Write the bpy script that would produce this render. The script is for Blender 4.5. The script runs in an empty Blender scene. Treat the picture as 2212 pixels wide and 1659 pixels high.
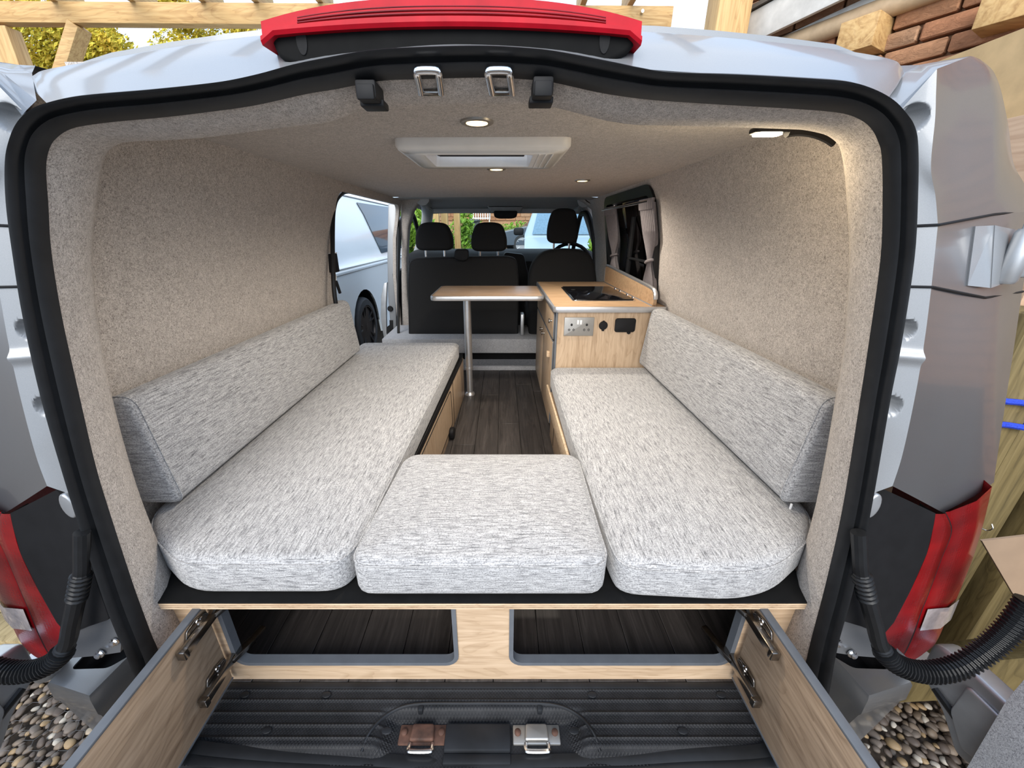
import bpy, bmesh, math, random
from mathutils import Vector, Matrix
random.seed(7)
S = bpy.context.scene
COL = S.collection
PI = math.pi

# ---------------------------------------------------------------- camera, sky, sun, exposure
F_PX, CX, CY, PITCH = 835.0, 1085.0, 829.5, math.radians(21.6)
EYE = Vector((.05, 0, 1.605))
cam = bpy.data.cameras.new('camera'); camo = bpy.data.objects.new('camera', cam); COL.objects.link(camo)
cam.sensor_width = 36; cam.lens = F_PX / 2212 * 36; cam.shift_x = (1106 - CX) / 2212
cam.clip_start = .02; cam.clip_end = 300
camo.location = EYE; camo.rotation_euler = (PI / 2 - PITCH, 0, 0)
S.camera = camo
S.view_settings.view_transform = 'Standard'; S.view_settings.look = 'None'
S.view_settings.gamma = 1; S.view_settings.use_curve_mapping = False
S.view_settings.exposure = 0.68
SKY, SUN = 1.3, 2.5
LAMP, READ = 13.0, 1.2

w = bpy.data.worlds.new('sky'); S.world = w; w.use_nodes = True
nt = w.node_tree; nt.nodes.clear()
tc = nt.nodes.new('ShaderNodeTexCoord'); sx = nt.nodes.new('ShaderNodeSeparateXYZ')
nt.links.new(tc.outputs['Generated'], sx.inputs[0])
cr = nt.nodes.new('ShaderNodeValToRGB')
cr.color_ramp.elements[0].position = 0.0; cr.color_ramp.elements[0].color = (.54, .69, .88, 1)
cr.color_ramp.elements[1].position = .9; cr.color_ramp.elements[1].color = (.36, .53, .82, 1)
nt.links.new(sx.outputs[2], cr.inputs[0])
nz = nt.nodes.new('ShaderNodeTexNoise'); nz.inputs['Scale'].default_value = 2.2; nz.inputs['Detail'].default_value = 6
nt.links.new(tc.outputs['Generated'], nz.inputs['Vector'])
rp = nt.nodes.new('ShaderNodeValToRGB'); rp.color_ramp.elements[0].position = .42; rp.color_ramp.elements[1].position = .68
nt.links.new(nz.outputs['Fac'], rp.inputs[0])
mx = nt.nodes.new('ShaderNodeMix'); mx.data_type = 'RGBA'
nt.links.new(rp.outputs[0], mx.inputs[0]); nt.links.new(cr.outputs[0], mx.inputs[6]); mx.inputs[7].default_value = (.82, .86, .92, 1)
bg = nt.nodes.new('ShaderNodeBackground'); bg.inputs[1].default_value = SKY
nt.links.new(mx.outputs[2], bg.inputs[0])
wo = nt.nodes.new('ShaderNodeOutputWorld'); nt.links.new(bg.outputs[0], wo.inputs[0])
sun = bpy.data.lights.new('sun', 'SUN'); sun.energy = SUN; sun.angle = math.radians(45); sun.color = (1, .95, .88)
suno = bpy.data.objects.new('sun', sun); COL.objects.link(suno)
suno.rotation_euler = (math.radians(60), 0, math.radians(-10))   # high veiled sun behind the camera

# ---------------------------------------------------------------- survey: a sight line of the photograph met with a known plane
def ray(px, py):
    a = (px - CX) / F_PX; b = (py - CY) / F_PX
    return Vector((a, math.cos(PITCH) - b * math.sin(PITCH), -math.sin(PITCH) - b * math.cos(PITCH)))
def at(px, py, x=None, y=None, z=None):
    r = ray(px, py)
    t = (x - EYE.x) / r.x if x is not None else (y - EYE.y) / r.y if y is not None else (z - EYE.z) / r.z
    return EYE + r * t
K, B0 = .115, .49                     # the raked rear face of the van: y = B0 + K (z - .6)
def rear(px, py, off=0.0):
    r = ray(px, py); n = Vector((0, 1, -K))
    return EYE + r * ((B0 + off - K * .6 - n.dot(EYE)) / n.dot(r))

# ---------------------------------------------------------------- mesh helpers
def catmull(P, n, closed=False):
    out = []; m = len(P)
    for i in range(m if closed else m - 1):
        g = (lambda k: P[k % m]) if closed else (lambda k: P[max(0, min(m - 1, k))])
        a, b, c, d = g(i - 1), g(i), g(i + 1), g(i + 2)
        for k in range(n):
            t = k / n
            out.append(.5 * ((2 * b) + (c - a) * t + (2 * a - 5 * b + 4 * c - d) * t * t + (3 * b - a - 3 * c + d) * t ** 3))
    if not closed: out.append(P[-1].copy())
    return out
def offset_poly(P, d):
    n = len(P); o = []
    A = sum(P[i][0] * P[(i + 1) % n][1] - P[(i + 1) % n][0] * P[i][1] for i in range(n))
    s = 1 if A > 0 else -1
    for i in range(n):
        a, b, c = Vector(P[i - 1]), Vector(P[i]), Vector(P[(i + 1) % n])
        e1 = (b - a).normalized(); e2 = (c - b).normalized()
        n1 = Vector((-e1.y, e1.x)) * s; n2 = Vector((-e2.y, e2.x)) * s
        m = n1 + n2
        m = m / max(.35, m.length_squared) * 2 if m.length > 1e-6 else n1
        q = b + m * d
        o.append((q.x, q.y))
    return o
def rrect(u0, u1, v0, v1, r, n=4, corners=(1, 1, 1, 1)):
    o = []
    for k, (cx, cy, a) in enumerate(((u1 - r, v0 + r, -PI / 2), (u1 - r, v1 - r, 0), (u0 + r, v1 - r, PI / 2), (u0 + r, v0 + r, PI))):
        if corners[k]:
            for i in range(n + 1):
                t = a + PI / 2 * i / n; o.append((cx + r * math.cos(t), cy + r * math.sin(t)))
        else: o.append(((u1, u1, u0, u0)[k], (v0, v1, v1, v0)[k]))
    return o
def ell(cx, cy, rx, ry, n=20): return [(cx + rx * math.cos(2 * PI * i / n), cy + ry * math.sin(2 * PI * i / n)) for i in range(n)]
def soft(P, r, n=4):                   # rounds the corners of a polygon
    o = []; m = len(P)
    for i in range(m):
        a, b, c = Vector(P[i - 1]), Vector(P[i]), Vector(P[(i + 1) % m])
        d1 = min(r, (a - b).length * .45); d2 = min(r, (c - b).length * .45)
        p = b + (a - b).normalized() * d1; q = b + (c - b).normalized() * d2
        for k in range(n + 1):
            t = k / n; s = p * (1 - t) ** 2 + b * 2 * t * (1 - t) + q * t * t; o.append((s.x, s.y))
    return o
XY = lambda u, v, w: (u, v, w)
XZ = lambda u, v, w: (u, w, v)
YZ = lambda u, v, w: (w, u, v)

class MB:
    def __init__(s): s.v = []; s.f = []
    def add(s, vs, fs, flip=False):
        o = len(s.v); s.v += [tuple(p) for p in vs]
        s.f += [tuple(o + i for i in (reversed(f) if flip else f)) for f in fs]; return s
    def bm(s, bm, M=None):
        bm.verts.index_update()
        s.add([(M @ v.co if M else v.co) for v in bm.verts], [[v.index for v in f.verts] for f in bm.faces]); bm.free(); return s
    def box(s, x0, x1, y0, y1, z0, z1, b=0.0, M=None, seg=2):
        bm = bmesh.new(); bmesh.ops.create_cube(bm, size=1)
        for v in bm.verts: v.co = Vector(((x0 + x1) / 2 + v.co.x * (x1 - x0), (y0 + y1) / 2 + v.co.y * (y1 - y0), (z0 + z1) / 2 + v.co.z * (z1 - z0)))
        if b: bmesh.ops.bevel(bm, geom=bm.edges[:], offset=b, segments=seg, profile=.5, affect='EDGES')
        return s.bm(bm, M)
    def bar(s, p, q, w, h, b=0.0, up=(0, 0, 1)):   # a beam from p to q
        p, q = Vector(p), Vector(q); d = q - p; L = d.length; y = d.normalized()
        x = y.cross(Vector(up)).normalized(); z = x.cross(y)
        M = Matrix((x, y, z)).transposed().to_4x4(); M.translation = (p + q) / 2
        return s.box(-w / 2, w / 2, -L / 2, L / 2, -h / 2, h / 2, b, M)
    def loft(s, loops, closed=True, caps=False, wrap=False):
        n = len(loops[0]); vs = [p for l in loops for p in l]; fs = []
        m = len(loops)
        for i in range(m if wrap else m - 1):
            j = (i + 1) % m
            for k in range(n if closed else n - 1):
                l = (k + 1) % n; fs.append((i * n + k, i * n + l, j * n + l, j * n + k))
        if caps: fs += [tuple(range(n))[::-1], tuple((m - 1) * n + k for k in range(n))]
        return s.add(vs, fs)
    def tube(s, P, r, n=10, closed=False, caps=True):
        P = [Vector(p) for p in P]; m = len(P); loops = []; prev = None
        for i in range(m):
            a = P[i - 1] if (i or closed) else P[i]; b = P[(i + 1) % m] if (i < m - 1 or closed) else P[i]
            d = (b - a).normalized()
            if prev is None: prev = d.orthogonal().normalized()
            prev = (prev - d * prev.dot(d)).normalized(); c = d.cross(prev)
            rr = r[i] if isinstance(r, (list, tuple)) else r
            loops.append([P[i] + (prev * math.cos(2 * PI * k / n) + c * math.sin(2 * PI * k / n)) * rr for k in range(n)])
        return s.loft(loops, True, caps and not closed, closed)
    def lathe(s, prof, o=(0, 0, 0), ax=(0, 0, 1), n=24):
        ax = Vector(ax).normalized(); u = ax.orthogonal().normalized(); v = ax.cross(u); o = Vector(o)
        return s.loft([[o + ax * h + (u * math.cos(2 * PI * k / n) + v * math.sin(2 * PI * k / n)) * max(r, 1e-5) for k in range(n)] for r, h in prof], True, True)
    def prism(s, P, w0, w1, m=XY, r=0.0, seg=3, crown=0.0, r0=None):
        r0 = r if r0 is None else r0; L = []
        if r0:
            for i in range(seg): a = PI / 2 * i / seg; L.append((r0 * (1 - math.sin(a)), w0 + r0 * (1 - math.cos(a))))
        L.append((0, w0 + r0))
        L.append((0, w1 - r))
        if r:
            for i in range(1, seg + 1): a = PI / 2 * i / seg; L.append((r * (1 - math.cos(a)), w1 - r + r * math.sin(a)))
        loops = [[m(u, v, w) for u, v in (offset_poly(P, d) if d > 1e-7 else P)] for d, w in L]
        if not crown: return s.loft(loops, True, True)
        base = offset_poly(P, r); c = (sum(p[0] for p in base) / len(base), sum(p[1] for p in base) / len(base))
        for k in (.94, .84, .68, .5, .3, .12):
            loops.append([m(c[0] + (u - c[0]) * k, c[1] + (v - c[1]) * k, w1 + crown * (1 - k ** 3)) for u, v in base])
        return s.loft(loops, True, True)
    def plate(s, outer, holes, w0, w1, m=XY, cu=(), cv=()):   # a sheet with holes, thickness w0..w1 (values or functions of u, v)
        bm = bmesh.new(); E = []
        for L in [outer] + list(holes):
            vs = [bm.verts.new((u, v, 0)) for u, v in L]
            E += [bm.edges.new((vs[i], vs[(i + 1) % len(vs)])) for i in range(len(vs))]
        bmesh.ops.triangle_fill(bm, use_beauty=True, use_dissolve=False, edges=E)
        for c in cu: bmesh.ops.bisect_plane(bm, geom=bm.verts[:] + bm.edges[:] + bm.faces[:], plane_co=(c, 0, 0), plane_no=(1, 0, 0))
        for c in cv: bmesh.ops.bisect_plane(bm, geom=bm.verts[:] + bm.edges[:] + bm.faces[:], plane_co=(0, c, 0), plane_no=(0, 1, 0))
        bm.verts.index_update(); n = len(bm.verts)
        g = lambda w, c: w(c.x, c.y) if callable(w) else w
        V = [m(v.co.x, v.co.y, g(w1, v.co)) for v in bm.verts] + [m(v.co.x, v.co.y, g(w0, v.co)) for v in bm.verts]
        Fs = [[v.index for v in f.verts] for f in bm.faces]
        Fs += [[v.index + n for v in reversed(f.verts)] for f in bm.faces]
        for e in bm.edges:
            if e.is_boundary: a, b = e.verts[0].index, e.verts[1].index; Fs.append((a, b, b + n, a + n))
        bm.free(); return s.add(V, Fs)
    def mirror(s, dx=.012):
        o = MB(); o.v = [(-x - dx, y, z) for x, y, z in s.v]; o.f = [tuple(reversed(f)) for f in s.f]; return o
    def mesh(s, name, mat, org=(0, 0, 0), ang=38):
        me = bpy.data.meshes.new(name); org = Vector(org)
        me.from_pydata([Vector(p) - org for p in s.v], [], s.f)
        bm = bmesh.new(); bm.from_mesh(me); bmesh.ops.remove_doubles(bm, verts=bm.verts, dist=1e-6)
        bmesh.ops.recalc_face_normals(bm, faces=bm.faces); bm.to_mesh(me); bm.free()
        for p in me.polygons: p.use_smooth = True
        me.set_sharp_from_angle(angle=math.radians(ang))
        me.materials.append(mat); return me

def tag(o, label, cat, group=None):
    o['label'] = label; o['category'] = cat
    if group: o['group'] = group
    return o
def thing(name, label, cat, loc=(0, 0, 0), group=None):
    o = bpy.data.objects.new(name, None); COL.objects.link(o); o.location = loc; o.empty_display_size = .05
    return tag(o, label, cat, group)
def org_of(o):
    v = Vector((0, 0, 0))
    while o: v = v + o.location; o = o.parent
    return v
def part(name, mb, mat, parent, label=None, ang=38):
    o = bpy.data.objects.new(name, mb.mesh(name, mat, org_of(parent), ang)); COL.objects.link(o); o.parent = parent
    if label: o['label'] = label
    return o
def single(name, mb, mat, label, cat, group=None, loc=None, ang=38):
    if loc is None:
        xs = [p[0] for p in mb.v]; ys = [p[1] for p in mb.v]; zs = [p[2] for p in mb.v]
        loc = ((min(xs) + max(xs)) / 2, (min(ys) + max(ys)) / 2, min(zs))
    o = bpy.data.objects.new(name, mb.mesh(name, mat, loc, ang)); COL.objects.link(o); o.location = loc
    return tag(o, label, cat, group)
def struct(name, mb, mat, label=None, ang=38):
    o = bpy.data.objects.new(name, mb.mesh(name, mat, (0, 0, 0), ang)); COL.objects.link(o); o['kind'] = 'structure'
    if label: o['label'] = label
    return o
def share(name, me, parent, loc, rot=(0, 0, 0), sc=(1, 1, 1)):
    o = bpy.data.objects.new(name, me); COL.objects.link(o); o.parent = parent; o.location = loc; o.rotation_euler = rot; o.scale = sc; return o

# ---------------------------------------------------------------- materials
class NT:
    def __init__(s, name):
        s.m = bpy.data.materials.new(name); s.m.use_nodes = True; s.t = s.m.node_tree
        s.b = s.t.nodes['Principled BSDF']
    def n(s, ty, **kw):
        o = s.t.nodes.new('ShaderNode' + ty)
        for k, v in kw.items():
            if k in o.inputs: s.set(o.inputs[k], v)
            else: setattr(o, k, v)
        return o
    def set(s, i, v):
        if isinstance(v, bpy.types.NodeSocket): s.t.links.new(v, i)
        else: i.default_value = v
    def coord(s, scale=(1, 1, 1), rot=(0, 0, 0), src='Object'):
        c = s.n('TexCoord'); mp = s.n('Mapping'); s.t.links.new(c.outputs[src], mp.inputs[0])
        mp.inputs['Scale'].default_value = scale; mp.inputs['Rotation'].default_value = rot; return mp.outputs[0]
    def noise(s, vec, scale, detail=3, rough=.55, dist=0.0):
        o = s.n('TexNoise', Scale=scale, Detail=detail, Roughness=rough, Distortion=dist); s.t.links.new(vec, o.inputs['Vector']); return o.outputs['Fac']
    def ramp(s, fac, stops):
        o = s.n('ValToRGB'); e = o.color_ramp.elements; s.t.links.new(fac, o.inputs[0])
        while len(e) < len(stops): e.new(.5)
        for k, (p, c) in enumerate(stops): e[k].position = p; e[k].color = (*c, 1) if len(c) == 3 else c
        return o.outputs[0]
    def mix(s, f, a, b, mode='MIX'):
        o = s.n('Mix', data_type='RGBA', blend_type=mode)
        s.set(o.inputs[0], f); s.set(o.inputs[6], a if isinstance(a, bpy.types.NodeSocket) else (*a, 1)); s.set(o.inputs[7], b if isinstance(b, bpy.types.NodeSocket) else (*b, 1)); return o.outputs[2]
    def math(s, op, a, b=0.0):
        o = s.n('Math', operation=op); s.set(o.inputs[0], a); s.set(o.inputs[1], b); return o.outputs[0]
    def bump(s, h, st=.3, d=.002):
        o = s.n('Bump', Strength=st, Distance=d); s.t.links.new(h, o.inputs['Height']); s.t.links.new(o.outputs[0], s.b.inputs['Normal'])
    def fin(s, **kw):
        for k, v in kw.items():
            k = k.replace('_', ' ')
            if k == 'Base Color' and isinstance(v, tuple) and len(v) == 3: v = (*v, 1)
            s.set(s.b.inputs[k], v)
        return s.m

def plain(name, c, rough=.5, metal=0.0, var=.08, scale=30, bump=0.0, coat=0.0, spec=.5):
    g = NT(name); f = g.noise(g.coord(), scale, 4)
    col = g.ramp(f, [(.3, tuple(max(0, x * (1 - var)) for x in c)), (.7, tuple(min(1, x * (1 + var)) for x in c))])
    if bump: g.bump(f, bump)
    return g.fin(Base_Color=col, Roughness=rough, Metallic=metal, Coat_Weight=coat, Specular_IOR_Level=spec)
def felt(name, a, b, dark):
    g = NT(name); v = g.coord()
    f1 = g.noise(v, 150, 5, .7, 1.2); f2 = g.noise(g.coord((1, 1, 1), (.4, .3, .8)), 28, 3)
    f3 = g.noise(g.coord((1.6, .8, .6), (.6, .2, 1.1)), 260, 3, .8, 2.5)
    c = g.ramp(f1, [(.32, a), (.62, b)]); c = g.mix(g.ramp(f3, [(.38, (.85,) * 3), (.52, (0,) * 3)]), c, dark)
    c = g.mix(.22, c, g.ramp(f2, [(.3, (.55,) * 3), (.7, (1.0,) * 3)]), 'MULTIPLY')
    g.bump(f1, .35, .003)
    return g.fin(Base_Color=c, Roughness=.97, Sheen_Weight=.15, Specular_IOR_Level=.1)
def fabric(name, along):              # slubby woven upholstery, dark slubs running along one axis, across on the front band
    g = NT(name)
    def weave(sc):
        v = g.coord(sc)
        slub = g.noise(v, 1.0, 4, .65, .25)
        return slub
    hi, lo = 340.0, 30.0
    top = weave((hi, lo, hi) if along == 'y' else (lo, hi, hi)); front = weave((lo, hi, hi)); side = weave((hi, lo, hi))
    geo = g.n('NewGeometry'); sp = g.n('SeparateXYZ'); 
    tx = g.n('VectorTransform', vector_type='NORMAL', convert_from='WORLD', convert_to='OBJECT')
    g.t.links.new(geo.outputs['Normal'], tx.inputs[0]); g.t.links.new(tx.outputs[0], sp.inputs[0])
    ny = g.math('GREATER_THAN', g.math('ABSOLUTE', sp.outputs[1]), .6)
    f = g.mix(ny, top, front)
    v2 = g.coord((1, 1, 1)); kn = g.noise(v2, 330, 2, .6)
    c = g.ramp(f, [(.30, (.09, .09, .096)), (.41, (.28, .28, .285)), (.53, (.42, .418, .42)), (.7, (.56, .557, .56))])
    c = g.mix(g.ramp(kn, [(.36, (.75,) * 3), (.5, (0,) * 3)]), c, (.16, .158, .16))
    g.bump(g.mix(.5, f, kn), .5, .003)
    return g.fin(Base_Color=c, Roughness=.95, Sheen_Weight=.2, Specular_IOR_Level=.15)
def wood(name, c0, c1, c2, axis='x', rough=.45, scale=1.0, knots=False):
    g = NT(name); s = {'x': (1.6, 30, 30), 'y': (30, 1.6, 30), 'z': (30, 30, 1.6)}[axis]
    s2 = {'x': (1.1, 7, 7), 'y': (7, 1.1, 7), 'z': (7, 7, 1.1)}[axis]
    f = g.noise(g.coord(tuple(k * scale for k in s)), 2.2, 5, .65, .6); h = g.noise(g.coord(tuple(k * scale for k in s2)), 1.3, 3, .5, 1.6)
    wv = g.math('FRACT', g.math('MULTIPLY', h, 9.0))
    c = g.ramp(f, [(.3, c0), (.5, c1), (.7, c2)])
    c = g.mix(.35, c, g.ramp(wv, [(0, c0), (.45, c2), (1, c1)]))
    if knots:
        vo = g.n('TexVoronoi', Scale=2.3); g.t.links.new(g.coord((.8, .8, .8) if axis else (1, 1, 1)), vo.inputs['Vector'])
        c = g.mix(g.ramp(vo.outputs['Distance'], [(.03, (1,) * 3), (.075, (0,) * 3)]), c, (.12, .055, .02))
    g.bump(f, .15, .001)
    return g.fin(Base_Color=c, Roughness=rough)
def glass(name, tint, gloss=.12, rough=.02):
    g = NT(name); t = g.t; t.nodes.remove(g.b)
    tr = g.n('BsdfTransparent'); tr.inputs[0].default_value = (*tint, 1); gl = g.n('BsdfGlossy', Roughness=rough)
    fr = g.n('LayerWeight', Blend=.5); k = g.math('ADD', g.math('MULTIPLY', g.math('POWER', fr.outputs['Facing'], 4.0), .3), gloss)
    ms = g.n('MixShader'); t.links.new(k, ms.inputs[0]); t.links.new(tr.outputs[0], ms.inputs[1]); t.links.new(gl.outputs[0], ms.inputs[2])
    t.links.new(ms.outputs[0], t.nodes['Material Output'].inputs[0]); return g.m
def glow(name, c, e):
    g = NT(name); return g.fin(Base_Color=(.9, .85, .75), Emission_Color=(*c, 1), Emission_Strength=e)
def paint(name, c, metal=.55, rough=.32):
    g = NT(name); f = g.noise(g.coord(), 900, 2); h = g.noise(g.coord(), 3, 3)
    col = g.ramp(f, [(.3, tuple(x * .94 for x in c)), (.7, tuple(x * 1.05 for x in c))])
    return g.fin(Base_Color=col, Metallic=metal, Roughness=g.ramp(h, [(.2, (rough * .85,) * 3), (.8, (rough * 1.2,) * 3)]), Coat_Weight=.5, Coat_Roughness=.08)

M = {}
M['felt'] = felt('felt_lining', (.37, .335, .30), (.63, .575, .53), (.155, .135, .12))
M['felt_grey'] = felt('felt_step', (.36, .36, .37), (.55, .55, .56), (.15, .15, .16))
M['fab_y'] = fabric('woven_fabric_lengthwise', 'y'); M['fab_x'] = fabric('woven_fabric_crosswise', 'x')
oak = ((.33, .22, .13), (.50, .36, .235), (.61, .46, .32))
for a in 'xyz': M['oak_' + a] = wood('light_oak_' + a, *oak, axis=a)
M['oakd_y'] = wood('brown_oak', (.16, .105, .065), (.31, .22, .145), (.42, .31, .215), 'y')
M['oakt_x'] = wood('table_oak', (.20, .13, .085), (.34, .23, .15), (.45, .32, .22), 'x', .35)
M['oakt_y'] = wood('worktop_oak', (.27, .165, .09), (.42, .275, .16), (.52, .36, .22), 'x', .35)
M['ply_edge'] = wood('plywood_edge', (.36, .22, .12), (.58, .43, .28), (.70, .55, .38), 'x', .6, 1.5)
def plankmat():
    g = NT('dark_vinyl_plank'); oi = g.n('ObjectInfo')
    f = g.noise(g.coord((26, 1.5, 26)), 2.4, 6, .7, .9)
    c = g.ramp(f, [(.3, (.018, .0155, .0145)), (.55, (.047, .041, .038)), (.75, (.085, .075, .07))])
    c = g.mix(.5, c, g.ramp(oi.outputs['Random'], [(0, (.62, .6, .6)), (1, (1.3, 1.24, 1.2))]), 'MULTIPLY')
    g.bump(f, .2, .001); return g.fin(Base_Color=c, Roughness=.5)
M['plank'] = plankmat()
M['silver'] = paint('silver_paint', (.19, .197, .208))
M['silver_lit'] = paint('silver_paint_lit', (.25, .26, .272), .3, .42)  # lit copy of the body silver, the extra skylight put into its colour
M['bare'] = plain('bare_cast_metal', (.50, .51, .52), .38, .75, .12, 14)
M['alu'] = plain('brushed_aluminium', (.62, .62, .63), .35, .85, .05)
M['chrome'] = plain('chrome', (.75, .75, .76), .18, 1.0, .12, 60)
M['nickel'] = plain('dark_nickel', (.28, .26, .24), .22, 1.0, .2, 60)
M['steel'] = plain('brushed_steel', (.40, .385, .36), .42, .85, .06)
M['rust'] = plain('rusty_zinc', (.085, .04, .026), .75, .1, .5, 45)
M['rubber'] = plain('black_rubber', (.008, .0085, .0095), .42, 0, .2, 40, spec=.35)
M['black'] = plain('black_plastic', (.008, .008, .009), .6, 0, .2, spec=.25)
M['black_soft'] = plain('black_seat_cloth', (.0075, .0075, .008), .9, 0, .2, 200)
M['black_gloss'] = plain('black_glass', (.004, .004, .005), .06, 0, .1)
M['black_board'] = plain('black_phenolic_film', (.006, .006, .006), .8, 0, .2, spec=.15)
def treadmat():
    g = NT('ribbed_black_tread'); v = g.n('TexVoronoi', Scale=190.0, feature='F1', distance='CHEBYCHEV', Randomness=.05)
    g.t.links.new(g.coord((1, 1, .2), (0, 0, PI / 4)), v.inputs['Vector']); n2 = g.noise(g.coord(), 9, 5, .7)
    c = g.ramp(n2, [(.35, (.007, .0075, .009)), (.75, (.022, .0225, .025))]); g.bump(v.outputs['Distance'], .9, .003)
    return g.fin(Base_Color=c, Roughness=.6, Specular_IOR_Level=.3)
M['tread'] = treadmat()
M['dusty'] = plain('dusty_black_plastic', (.010, .011, .013), .5, 0, .6, 9, spec=.35)
M['grey_trim'] = plain('grey_edge_trim', (.105, .115, .13), .4)
M['red_glossy'] = plain('red_lens_plastic', (.40, .004, .014), .5, 0, .15, 25, 0, 0, spec=.2)
def lensmat():
    g = NT('red_tail_lens'); v = g.n('TexVoronoi', Scale=140.0, Randomness=.1, distance='CHEBYCHEV'); g.t.links.new(g.coord(), v.inputs['Vector'])
    f = g.noise(g.coord((1, 1, 2)), 5, 2); c = g.ramp(f, [(.3, (.085, .0015, .003)), (.5, (.18, .003, .005)), (.75, (.33, .005, .007))])
    g.bump(v.outputs['Distance'], .2, .002); return g.fin(Base_Color=c, Roughness=.25, Coat_Weight=.15, Specular_IOR_Level=.3)
M['lens'] = lensmat()
M['lens_clear'] = plain('clear_ribbed_lens', (.62, .55, .55), .15, .2, .15, 70, .2, .6)
M['vent_white'] = plain('white_plastic', (.74, .72, .69), .4, 0, .03)
M['headliner'] = plain('grey_headliner', (.42, .43, .43), .9, 0, .05, 80)
M['trim_grey'] = plain('grey_plastic_trim', (.30, .31, .31), .55)
M['curtain'] = plain('grey_brown_curtain', (.20, .18, .185), .9, 0, .1, 90)
M['glass'] = glass('clear_glass', (.90, .95, .95), .02)
M['glass_tint'] = glass('tinted_glass', (.06, .06, .065), .16)
g_ = NT('milky_acrylic'); M['vent_pane'] = g_.fin(Base_Color=(.72, .80, .92), Roughness=.35, Transmission_Weight=.9, IOR=1.2)
M['warm'] = glow('warm_led', (1, .66, .26), 4.0)
M['warm_white'] = glow('reading_led', (1, .86, .62), 10.0)
M['socket_dark'] = plain('dark_socket_hole', (.012, .012, .012), .6)
M['white'] = plain('white_plastic_switch', (.82, .82, .82), .3, 0, .02)
M['blue'] = plain('blue_print', (.02, .16, .50), .5)
M['rope'] = plain('blue_rope', (.02, .06, .55), .7, 0, .3, 200)
pine = ((.30, .155, .05), (.52, .32, .125), (.62, .42, .19))
for a in 'xyz': M['pine_' + a] = wood('pine_' + a, *pine, axis=a, rough=.65, scale=.6, knots=True)
M['treated'] = wood('treated_timber', (.06, .042, .012), (.16, .115, .04), (.24, .18, .075), 'z', .75, .8, True)
M['treated_y'] = wood('treated_decking', (.12, .085, .03), (.28, .21, .10), (.38, .30, .16), 'y', .75, .8)
M['sheet'] = plain('pale_plywood_face', (.55, .38, .19), .7, 0, .12, 12)
M['sheet2'] = wood('brown_plywood_face', (.33, .20, .12), (.46, .31, .20), (.52, .36, .24), 'y', .7, .5)
M['card'] = plain('brown_cardboard', (.36, .25, .165), .85, 0, .06, 15)
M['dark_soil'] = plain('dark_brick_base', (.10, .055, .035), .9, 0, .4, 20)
def brickmat():
    g = NT('rustic_brick'); oi = g.n('ObjectInfo'); v = g.coord((16, 16, 30)); f = g.noise(v, 1.6, 6, .7, .8)
    c = g.ramp(oi.outputs['Random'], [(0, (.36, .165, .085)), (.5, (.44, .22, .115)), (1, (.42, .25, .15))])
    c = g.mix(.6, c, g.ramp(f, [(.3, (.5, .45, .4)), (.7, (1.25, 1.2, 1.1))]), 'MULTIPLY'); g.bump(f, .9, .01); return g.fin(Base_Color=c, Roughness=.9)
M['brick'] = brickmat()
M['mortar'] = plain('mortar', (.46, .25, .14), .95, 0, .2, 30)
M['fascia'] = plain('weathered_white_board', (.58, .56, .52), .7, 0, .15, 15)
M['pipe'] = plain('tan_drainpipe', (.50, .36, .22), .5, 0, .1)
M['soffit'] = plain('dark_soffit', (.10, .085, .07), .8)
M['leaf'] = None
def leafmat(n, a, b, c):
    g = NT(n); f = g.noise(g.coord(), 1.7, 3); h = g.noise(g.coord(), 40, 1)
    return g.fin(Base_Color=g.ramp(g.mix(.6, f, h), [(.35, a), (.5, b), (.66, c)]), Roughness=.7, Subsurface_Weight=0)
M['leaf'] = leafmat('autumn_leaf', (.20, .20, .015), (.62, .52, .04), (.72, .42, .07))
M['bush'] = leafmat('green_bush_leaf', (.05, .14, .01), (.20, .38, .03), (.38, .50, .06))
M['bark'] = plain('bark', (.10, .07, .05), .9, 0, .3)
def pebmat(nm='river_pebble', isl=False):
    g = NT(nm); oi = g.n('NewGeometry') if isl else g.n('ObjectInfo'); f = g.noise(g.coord(), 60, 4)
    c = g.ramp(oi.outputs['Random Per Island' if isl else 'Random'], [(0, (.07, .052, .04)), (.35, (.12, .092, .07)), (.7, (.18, .145, .11)), (.88, (.28, .20, .115)), (1, (.42, .37, .30))])
    return g.fin(Base_Color=g.mix(.4, c, g.ramp(f, [(.3, (.6,) * 3), (.7, (1.2,) * 3)]), 'MULTIPLY'), Roughness=.6)
M['pebble'] = pebmat()
M['pebble_bed'] = pebmat('pebble_bed', True)
M['soil'] = plain('gravel_soil', (.07, .052, .038), .95, 0, .5, 60)
M['wire'] = plain('galvanised_wire', (.16, .16, .16), .5, .6)
M['vanblue'] = paint('pale_blue_white_paint', (.86, .93, .95), .0, .2)
M['carblack'] = paint('black_blue_paint', (.05, .065, .085), .3, .2)
M['carblue'] = paint('grey_blue_paint', (.45, .55, .62), .4, .2)
M['carglass'] = plain('car_window_glass', (.05, .075, .095), .05, 0, .1)
M['carglass_b'] = plain('windscreen_glass', (.17, .27, .36), .08, 0, .15)
M['tyre'] = plain('tyre_rubber', (.022, .023, .025), .75, 0, .2)
M['rim'] = plain('black_alloy', (.02, .02, .022), .3, .5)
M['rim_silver'] = plain('silver_alloy', (.6, .6, .62), .3, .6)
M['bin'] = plain('grey_black_bin', (.06, .07, .07), .6)
M['render_wall'] = plain('garden_brick_wall', (.26, .17, .13), .9, 0, .35, 6)
M['white_paint'] = plain('white_painted_metal', (.8, .8, .8), .5)

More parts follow.
